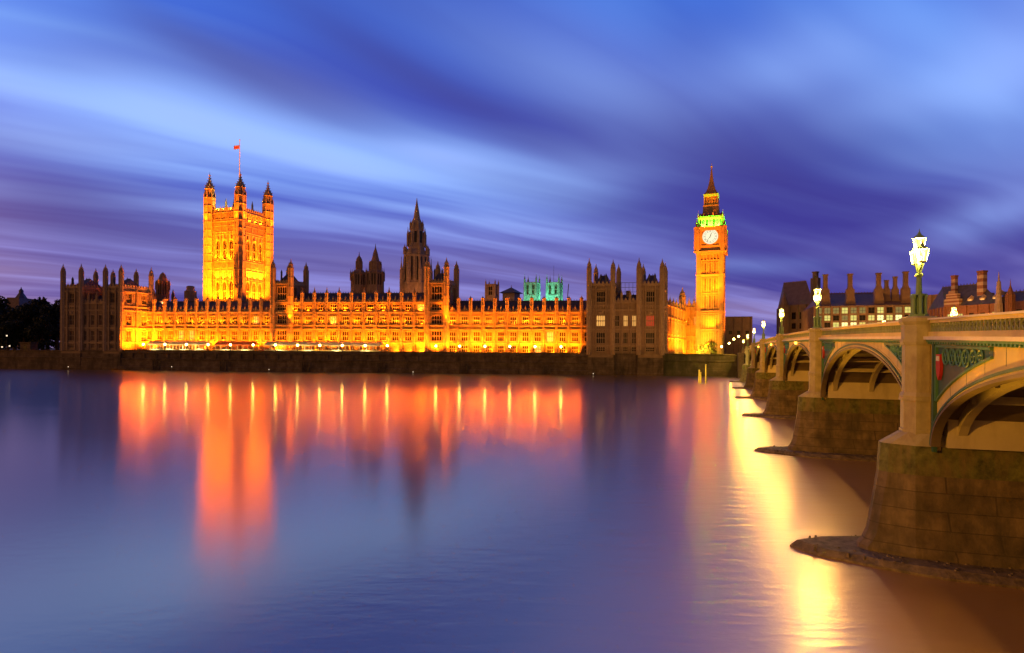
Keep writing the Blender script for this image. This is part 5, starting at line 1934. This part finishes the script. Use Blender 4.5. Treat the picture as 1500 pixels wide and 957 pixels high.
# ------------------------------------------------------------------ buildings beyond the bridge
def office(name, label, c0, c1, dep, z1, wins, roofz, brownm='brown', winmat='office_on', chim=(), cat='building', pitch=3.7, roofm='lead', band=None, group=None, on=None):
    B = Bld(name, label, cat, c0, group, st=brownm, tr=brownm)
    c2, c3 = back(c1, dep), back(c0, dep)
    q = [c0, c1, c2, c3]
    for i in range(4):
        fr, L = frame(q[i], q[(i + 1) % 4])
        B.wall.box(fr, 0, L, -.6, 0, 8.3, z1)
        n = max(2, round(L / pitch))
        p = L / n
        rz = math.atan2(fr[1][1], fr[1][0])
        for k_ in range(n + 1):
            B.trim.box(fr, k_ * p - .35, k_ * p + .35, 0, .5, 8.3, z1)
        if i == 0 or (i == 3):
            key = (name, i)
            for (za, zb2, hw_) in wins:
                wmb = MB()
                wmb.box(WF, -p * hw_, p * hw_, -.1, 0, 0, zb2 - za, 0)
                wmb.box(WF, -p * hw_, p * hw_, -.16, -.1, (zb2 - za) * .45, (zb2 - za) * .5, 1)
                wmb.box(WF, -.06, .06, -.16, -.1, 0, zb2 - za, 1)
                me = bpy.data.meshes.new('window')
                me.from_pydata(wmb.v, [], wmb.f)
                me.polygons.foreach_set('material_index', wmb.mi)
                rr = random.Random(3)
                me2, me3, me4 = me.copy(), me.copy(), me.copy()
                for m_, mm in ((me, M[winmat]), (me2, M['glass']), (me3, M['office_dim']), (me4, M['office_bright'])):
                    m_.materials.append(mm)
                    m_.materials.append(M['black'])
                for k_ in range(n):
                    x, y = fpt(fr, (k_ + .5) * p, .02)
                    lit = (i == 0) and random.random() < (.93 if on is None else on)
                    inst('window', random.choice((me, me, me3, me4, me3)) if lit else me2, B.root, B.loc(x, y, za), rz)
        if band:
            for z in band:
                B.trim.box(fr, 0, L, 0, .12, z, z + .5)
    cx0, cy0 = sum(p[0] for p in q) / 4, sum(p[1] for p in q) / 4
    B.gable(q, z1, roofz, .12)
    for (a, b, wdt, zt_, striped) in chim:
        fr, L = frame(c0, c1)
        cm = MB()
        zlo = z1 + 1
        if striped:
            nn = 9
            for k_ in range(nn):
                cm.box(fr, L * a - wdt / 2, L * a + wdt / 2, b - wdt * .4, b + wdt * .4, zlo + (zt_ - zlo) * k_ / nn, zlo + (zt_ - zlo) * (k_ + 1) / nn, k_ % 2)
        else:
            x, y = fpt(fr, L * a, b)
            zg = roofz + 1.4
            cm.prism(x, y, wdt * 1.35, wdt * .7, z1 + 1, zg, 4, 0, PI / 4 - BE)
            cm.box(fr, L * a - wdt * .8, L * a + wdt * .8, b - wdt * .5, b + wdt * .5, z1, roofz + .4, 0)
            cm.box(fr, L * a - wdt * .42, L * a + wdt * .42, b - wdt * .4, b + wdt * .4, zg - .6, zt_, 0)
        cm.box(fr, L * a - wdt * .54, L * a + wdt * .54, b - wdt * .5, b + wdt * .5, zt_ - .2, zt_ + .4, 0)
        o = cm.build('chimney', [M['brick'] if striped else M[brownm], M['band']], B.root, B.o)
    B.fin(roofm)
    return q


PZ = 290
pc0 = PT(1193, 470, PZ)[:2]
pc1 = (pc0[0] + 43 * S_[0], pc0[1] + 43 * S_[1])
zq = lambda y, x=1260, Z=281: zy(x, y, Z)
M['pbrown'] = mat('bronze_cladding', (.20, .125, .085), .6, .2, .5)
office('office_building', 'dark bronze office block with rows of yellow lit windows and tall chimneys', pc0, pc1, 44, zq(447), [(zq(479), zq(472), .33), (zq(469), zq(461.5), .33), (zq(458.5), zq(450), .33)], zq(422.5), 'pbrown',
       chim=[(.12, -5, 2.2, zq(399), 0), (.36, -5, 2.2, zq(399), 0), (.63, -5, 2.2, zq(399), 0), (.72, -8, 1.8, zq(409), 0), (.80, -8, 1.8, zq(404), 0), (.88, -5, 2.2, zq(398), 0)], pitch=3.45, roofm='pbrown')
# lit dormers along its roof edge
gb0 = PT(1146, 470, 345)[:2]
gb1 = PT(1192, 470, 330)[:2]
office('corner_building', 'dark gabled building with a small turret, left of the bronze office block', gb0, gb1, 30, zy(1170, 447, 340), [(zy(1170, 482, 340), zy(1170, 474, 340), .25), (zy(1170, 468, 340), zy(1170, 458, 340), .25)], zy(1170, 410, 340), 'brown', on=.15, pitch=4.5, roofm='brown',
       chim=[(.85, -6, 2.6, zy(1190, 399, 335), 0)])
stack('corner_turret', 'small domed turret left of the dark gabled building', 'turret', 1148.5, 340, [(490, 6), (447, 6), (443, 5), (438, 3.6), (434, 2), (429, .25)], 'brown')
# flat dark block beside the clock tower
o_ = PT(1064, 480, 330)[:2]
o1_ = (o_[0] + 12, o_[1] - 3)
office('plain_block', 'plain dark flat roofed block just right of the clock tower', o_, o1_, 60, zy(1070, 464, 330), [(zy(1070, 490, 330), zy(1070, 485, 330), .2)], zy(1070, 462, 330), 'brown', on=.1, pitch=4, roofm='lead')

nz0 = PT(1384, 470, 235)[:2]
nz1 = PT(1466, 470, 215)[:2]
zn = lambda y: zy(1425, y, 225)
q = office('brick_building', 'red brick and stone banded building with steep slate roof and striped chimney', nz0, nz1, 20, zn(447), [(zn(468), zn(459), .2)], zn(415), 'brick', chim=[(.02, -4, 1.7, zn(400), 1), (.56, -3.2, 2.3, zn(398.5), 1)], pitch=4.2, roofm='slate', band=[zn(449), zn(453), zn(457), zn(461), zn(465), zn(470)], on=.3)
# dormers with lit windows, gable
root = [o for o in bpy.data.objects if o.name.startswith('brick_building')][0]
fr, L = frame(nz0, nz1)
for (a, zb0, s_, on_) in ((.42, zn(446), 1.0, 1), (.64, zn(446), 1.0, 1), (.86, zn(446), 1.0, 1), (.36, zn(434.5), .6, 0), (.6, zn(434.5), .6, 0), (.82, zn(434.5), .6, 0)):
    dmb = MB()
    b0 = -1.2 if s_ == 1 else -4.2
    dmb.box(fr, L * a - 1.0 * s_, L * a + 1.0 * s_, b0 - 3, b0, zb0, zb0 + 2.2 * s_, 0)
    dmb.prism(*fpt(fr, L * a, b0 - .8), 1.5 * s_, .05, zb0 + 2.2 * s_, zb0 + 3.5 * s_, 4, 0, PI / 4 - BE)
    dmb.box(fr, L * a - .62 * s_, L * a + .62 * s_, b0, b0 + .05, zb0 + .3, zb0 + 1.9 * s_, 1)
    dmb.build('dormer', [M['band'], M['glass_glow'] if on_ else M['glass']], root, tuple(root.location))
gm = MB()
for (a, hw_, za, zb2) in ((.14, 3.0, zn(447), zn(436)), (.14, 2.2, zn(436), zn(428)), (.14, 1.2, zn(428), zn(424))):
    for k_ in range(4):
        gm.box(fr, L * a - hw_, L * a + hw_, -1.2, .35, za + (zb2 - za) * k_ / 4, za + (zb2 - za) * (k_ + 1) / 4, k_ % 2)
gm.build('stepped_gable', [M['brick'], M['band']], root, tuple(root.location))
stack('roof_turret', 'slim dark turret at the right end of the slate roof', 'turret', 1463, 212, [(470, 4.5), (445, 4.5), (420, 3), (413, 2.5), (411, 1.2), (405, .9), (398, .2)], 'cstone')
stack('corner_turret', 'brick corner turret with a thin spike near the right edge', 'turret', 1480, 205, [(475, 5.5), (432, 5.5), (427, 3.6), (421, 1.6), (418, .8), (409, .15)], 'brick')
c0, c1 = PT(1484, 470, 210)[:2], PT(1560, 470, 196)[:2]
office('brick_wing', 'dark brick wing with a plain roof at the right edge', c0, c1, 18, zy(1490, 440, 205), [(zy(1490, 462, 205), zy(1490, 452, 205), .22)], zy(1490, 424, 205), 'brick', on=.0, pitch=4.2, roofm='slate')
c0, c1 = PT(1355, 470, 262)[:2], PT(1373, 470, 258)[:2]
office('plain_block', 'plain brown block between the large bridge lamp and the red brick building', c0, c1, 20, zy(1364, 432, 260), [(zy(1364, 470, 260), zy(1364, 464, 260), .2)], zy(1364, 430.5, 260), 'pbrown', on=.0, pitch=3)
# street light from behind on these facades
for xx, Z, e_, zt in ((1230, 272, 9000, 20), (1290, 268, 9000, 20), (1340, 262, 9000, 20), (1390, 222, 9000, 22), (1430, 205, 9000, 22), (1165, 315, 9000, 20), (1480, 190, 6000, 20), (1120, 300, 5000, 20)):
    x, y, z = PT(xx, 500, Z - 8)
    spot(x, y, 11.5, x + 3, y + 16, zt + 4, e_ * .16, (1, .42, .08), 130, .9, .4)


# ------------------------------------------------------------------ trees
def tree_mesh(seed, h, r, nleaf, lsz, mname='leaf', low=.25):
    rn = random.Random(seed)
    cr = MB()
    blobs = []
    for i in range(16):
        a = rn.uniform(0, 2 * PI)
        zc_ = rn.uniform(low + .1, .93)
        rad = r * math.sin(PI * min(1, max(.12, (zc_ - low + .12) / (1.18 - low)))) * rn.uniform(.2, .75)
        blobs.append((rad * math.cos(a), rad * math.sin(a), zc_ * h, r * rn.uniform(.28, .48)))
    for i in range(nleaf):
        bx, by, bz, br = rn.choice(blobs)
        u_, v_ = rn.uniform(-1, 1), rn.uniform(0, 2 * PI)
        rr = br * (rn.random() ** .4)
        q_ = math.sqrt(1 - u_ * u_)
        c_ = Vector((bx + rr * q_ * math.cos(v_), by + rr * q_ * math.sin(v_), bz + rr * u_ * .8))
        s_ = lsz * rn.uniform(.6, 1.4)
        n_ = Vector((rn.gauss(0, 1), rn.gauss(0, 1), rn.gauss(0, 1) + .6)).normalized()
        t1 = n_.orthogonal().normalized()
        t2 = n_.cross(t1)
        an = rn.uniform(0, PI)
        t1, t2 = t1 * math.cos(an) + t2 * math.sin(an), t2 * math.cos(an) - t1 * math.sin(an)
        cr.add([c_ - t1 * s_, c_ + t2 * s_ * .6, c_ + t1 * s_, c_ - t2 * s_ * .6], [(0, 1, 2, 3)])
    me = bpy.data.meshes.new('crown')
    me.from_pydata([tuple(v) for v in cr.v], [], cr.f)
    me.materials.append(M[mname])
    tm = MB()
    tm.prism(0, 0, r * .09, r * .05, 0, h * .6, 8)
    for b in blobs[:9]:
        tm.bar((0, 0, h * rn.uniform(.2, .5)), b[:3], r * .02, 5)
    me2 = bpy.data.meshes.new('trunk')
    me2.from_pydata([tuple(v) for v in tm.v], [], tm.f)
    me2.materials.append(M['bark'])
    return me, me2


TM = [tree_mesh(s, 17, 7.5, 3600, .55, 'leaf', .03) for s in (11, 12, 13)]
tpos = [(-70, 345, 1.25, 1), (-30, 330, 1.1, 0), (2, 325, 1.25, 1), (22, 345, 1.22, 2), (36, 322, 1.05, 0), (54, 332, 1.25, 1), (70, 345, 1.25, 2), (84, 328, 1.15, 0), (12, 312, .75, 2), (62, 315, .8, 1)]
tl_ = ['dark tree just beyond the left edge', 'dark tree half cut by the left edge', 'tall dark tree at the left edge below the cupola', 'tall dark tree right of the cupola', 'dark tree behind the small stone kiosk', 'tallest dark tree halfway to the left pavilion',
       'rounded dark tree in the back row near the left pavilion', 'dark tree touching the side of the left pavilion', 'low dark tree in front of the leftmost trees', 'low dark tree in front, right of the kiosk']
for (x, Z, s_, mi), lb in zip(tpos, tl_):
    p = PT(x, 500, Z)
    tr = thing('tree', lb, 'tree', (p[0], p[1], 8.3), random.uniform(0, 6), 'dark trees left of the palace')
    s_ *= 1.22
    inst('crown', TM[mi][0], tr, (0, 0, 0), 0, (s_ * 1.05, s_ * 1.05, s_ * 1.06))
    inst('trunk', TM[mi][1], tr, (0, 0, 0), 0, (s_, s_, s_))
cm_, tm_ = tree_mesh(31, 6.0, 4.2, 1800, .26, 'leafy', .05)
p = PT(1041, 515, 278)
tr = thing('bush', 'round bush at the foot of the clock tower, dark on its right side', 'bush', (p[0], p[1], 8.3))
inst('crown', cm_, tr, (0, 0, 0))
inst('trunk', tm_, tr, (0, 0, 0))
p2 = PT(1028, 515, 277)
tr = thing('bush', 'smaller bush glowing yellow from a floodlight beside the clock tower', 'bush', (p2[0], p2[1], 8.3))
inst('crown', cm_, tr, (0, 0, 0), 2, (.72, .72, .72))
inst('trunk', tm_, tr, (0, 0, 0), 2, (.72, .72, .72))
spot(p2[0] - 1.5, p2[1] - 5, 8.9, p2[0], p2[1], 11.5, 2600, (1, .62, .05), 110)
spot(PT(1019, 515, 283)[0], 283, 8.9, PT(1019, 515, 290)[0], 293, 14, 2600, (1, .62, .05), 120)
cm2, tm2 = tree_mesh(41, 11, 5, 1500, .4, 'leaf', .1)
for xx, Z, s_, lb in ((1462, 185, .95, 'dark tree in front of the brick building near the right edge'), (1478, 182, .8, 'smaller dark tree beside the corner turret')):
    p = PT(xx, 500, Z)
    tr = thing('tree', lb, 'tree', (p[0], p[1], 8.3), 1.0)
    inst('crown', cm2, tr, (0, 0, 0), 0, (s_, s_, s_ * 1.1))
    inst('trunk', tm2, tr, (0, 0, 0), 0, (s_, s_, s_))

# far left: cupola building, kiosk, small lights
cx_, cy_, _ = PT(19, 430, 600)
root = thing('domed_building', 'distant building with a small pointed cupola above the trees at far left', 'building', (cx_, cy_, 8.3))
mb = MB()
k6 = 600 / F
mb.box(((cx_, cy_), (1, 0), (0, 1)), -9 * k6, 9 * k6, 0, 30, 8.3, zy(19, 436, 600))
mb.prism(cx_, cy_ + 10, 5 * k6, 5 * k6, zy(19, 436, 600), zy(19, 431, 600), 8)
mb.build('wall', M['dstone'], root, (cx_, cy_, 8.3))
mb = MB()
for (y0, w0, y1, w1) in ((436, 8, 431, 5), (431, 5, 428, 3), (428, 3, 425, 3), (425, 3.4, 422, 1.2), (422, 1.0, 419, .3)):
    mb.prism(cx_, cy_ + 10, w0 * k6, w1 * k6, zy(19, y0, 600), zy(19, y1, 600), 8)
mb.build('cupola', M['lead'], root, (cx_, cy_, 8.3))
p = fp(37, 2)
mb = MB()
mb.box(((p[0], p[1]), U, (-U[1], U[0])), -2.6, 2.6, 0, 4, 7.5, 11.6, 0)
mb.box(((p[0], p[1]), U, (-U[1], U[0])), -3.0, 3.0, -.3, 4.3, 11.6, 12.1, 0)
mb.box(((p[0], p[1]), U, (-U[1], U[0])), -.7, .7, -.05, .02, 8.6, 10.6, 1)
tag(mb.build('stone_kiosk', [M['wallriver'], M['black']], None, (p[0], p[1], 8)), 'small square stone kiosk on the wall at far left', 'kiosk')
for xx, yy, lb in ((10, 492, 'dim street lamp glowing among the trees, upper of the left ones'), (14, 507, 'low white lamp beneath the trees, left of the kiosk'), (3, 508.5, 'low white lamp at the very left edge')):
    x, y, z = PT(xx, yy, 303)
    root = thing('park_lamp', lb, 'lamp', (x, y, 8.3), 0, 'lamps under the dark trees')
    mb = MB()
    mb.prism(0, 0, .07, .05, 0, max(.3, z - 8.3 - .3), 6)
    mb.build('post', M['black'], root)
    mb = MB()
    mb.prism(0, 0, .3, .3, z - 8.3 - .3, z - 8.3 + .3, 8)
    mb.build('globe', M['buoy'], root)

# street lamps of the far bank at the end of the bridge
sl = None
for (xx, yy, lb) in ((1068, 503, 'small street lamp just right of the clock tower base'), (1075, 497, 'street lamp before the dark block, between clock tower and bridge'), (1082, 493, 'street lamp on the far bank nearest the bridge end'), (1057, 508, 'low street lamp touching the clock tower base')):
    x, y, z = PT(xx, yy, 262)
    root = thing('street_lamp', lb, 'street lamp', (x, y, 8.3), 0, 'small street lamps on the far bank')
    mb = MB()
    mb.prism(0, 0, .09, .06, 0, z - 8.3 - .35, 6)
    mb.build('post', M['black'], root)
    mb = MB()
    for i in range(4):
        a0, a1 = -PI / 2 + PI * i / 4, -PI / 2 + PI * (i + 1) / 4
        mb.prism(0, 0, .36 * max(.05, math.cos(a0)), .36 * max(.05, math.cos(a1)), z - 8.3 + .36 * math.sin(a0), z - 8.3 + .36 * math.sin(a1), 8)
    mb.build('globe', M['globe'], root)

# masts added out of view to throw orange light on the bridge's face
for (mx_, my_, lb, aims) in ((-62, -9, 'added unseen flood mast on the near embankment left of the viewer', ((24, 24, 11, 14000, 28), (34, 58, 11, 22000, 18))),
                             (-98, -10, 'second added unseen flood mast farther along the near embankment', ((50, 100, 10, 65000, 18), (75, 165, 10, 80000, 14)))):
    root = thing('added_flood_mast', lb, 'flood mast', (mx_, my_, 7.9), 0, 'added flood masts on the near embankment')
    mb = MB()
    mb.prism(0, 0, .3, .14, 0, 13.2, 10)
    mb.prism(0, 0, .45, .45, 0, .3, 10)
    mb.bar((-1.1, 0, 13.2), (1.1, 0, 13.2), .08, 6)
    mb.build('mast', M['lead'], root)
    for a in (-.8, .8):
        mb = MB()
        mb.box(WF, a - .35, a + .35, -.3, .0, 12.9, 13.5)
        mb.build('added_flood_housing', M['black'], root)
    for (tx, ty, tz, e, an) in aims:
        spot(mx_ + 1, my_ + .6, 21.2, tx, ty, tz, e, (1, .40, .03), an, .7)

# warm lights on the roofs below the middle spire, its neighbours and the dark turrets
for (xx, Z0, Z1, zt_, e, an) in ((600, 296, 322, 52, 550, 70), (624, 298, 322, 44, 420, 70), (537, 300, 330, 40, 400, 70), (238, 296, 310, 34, 500, 60), (719, 400, 430, 50, 1200, 60)):
    x0_, x1_ = PT(xx, 430, Z0)[0], PT(xx, 430, Z1)[0]
    spot(x0_, Z0, 31, x1_, Z1, zt_, e, (1, .34, .08), an)
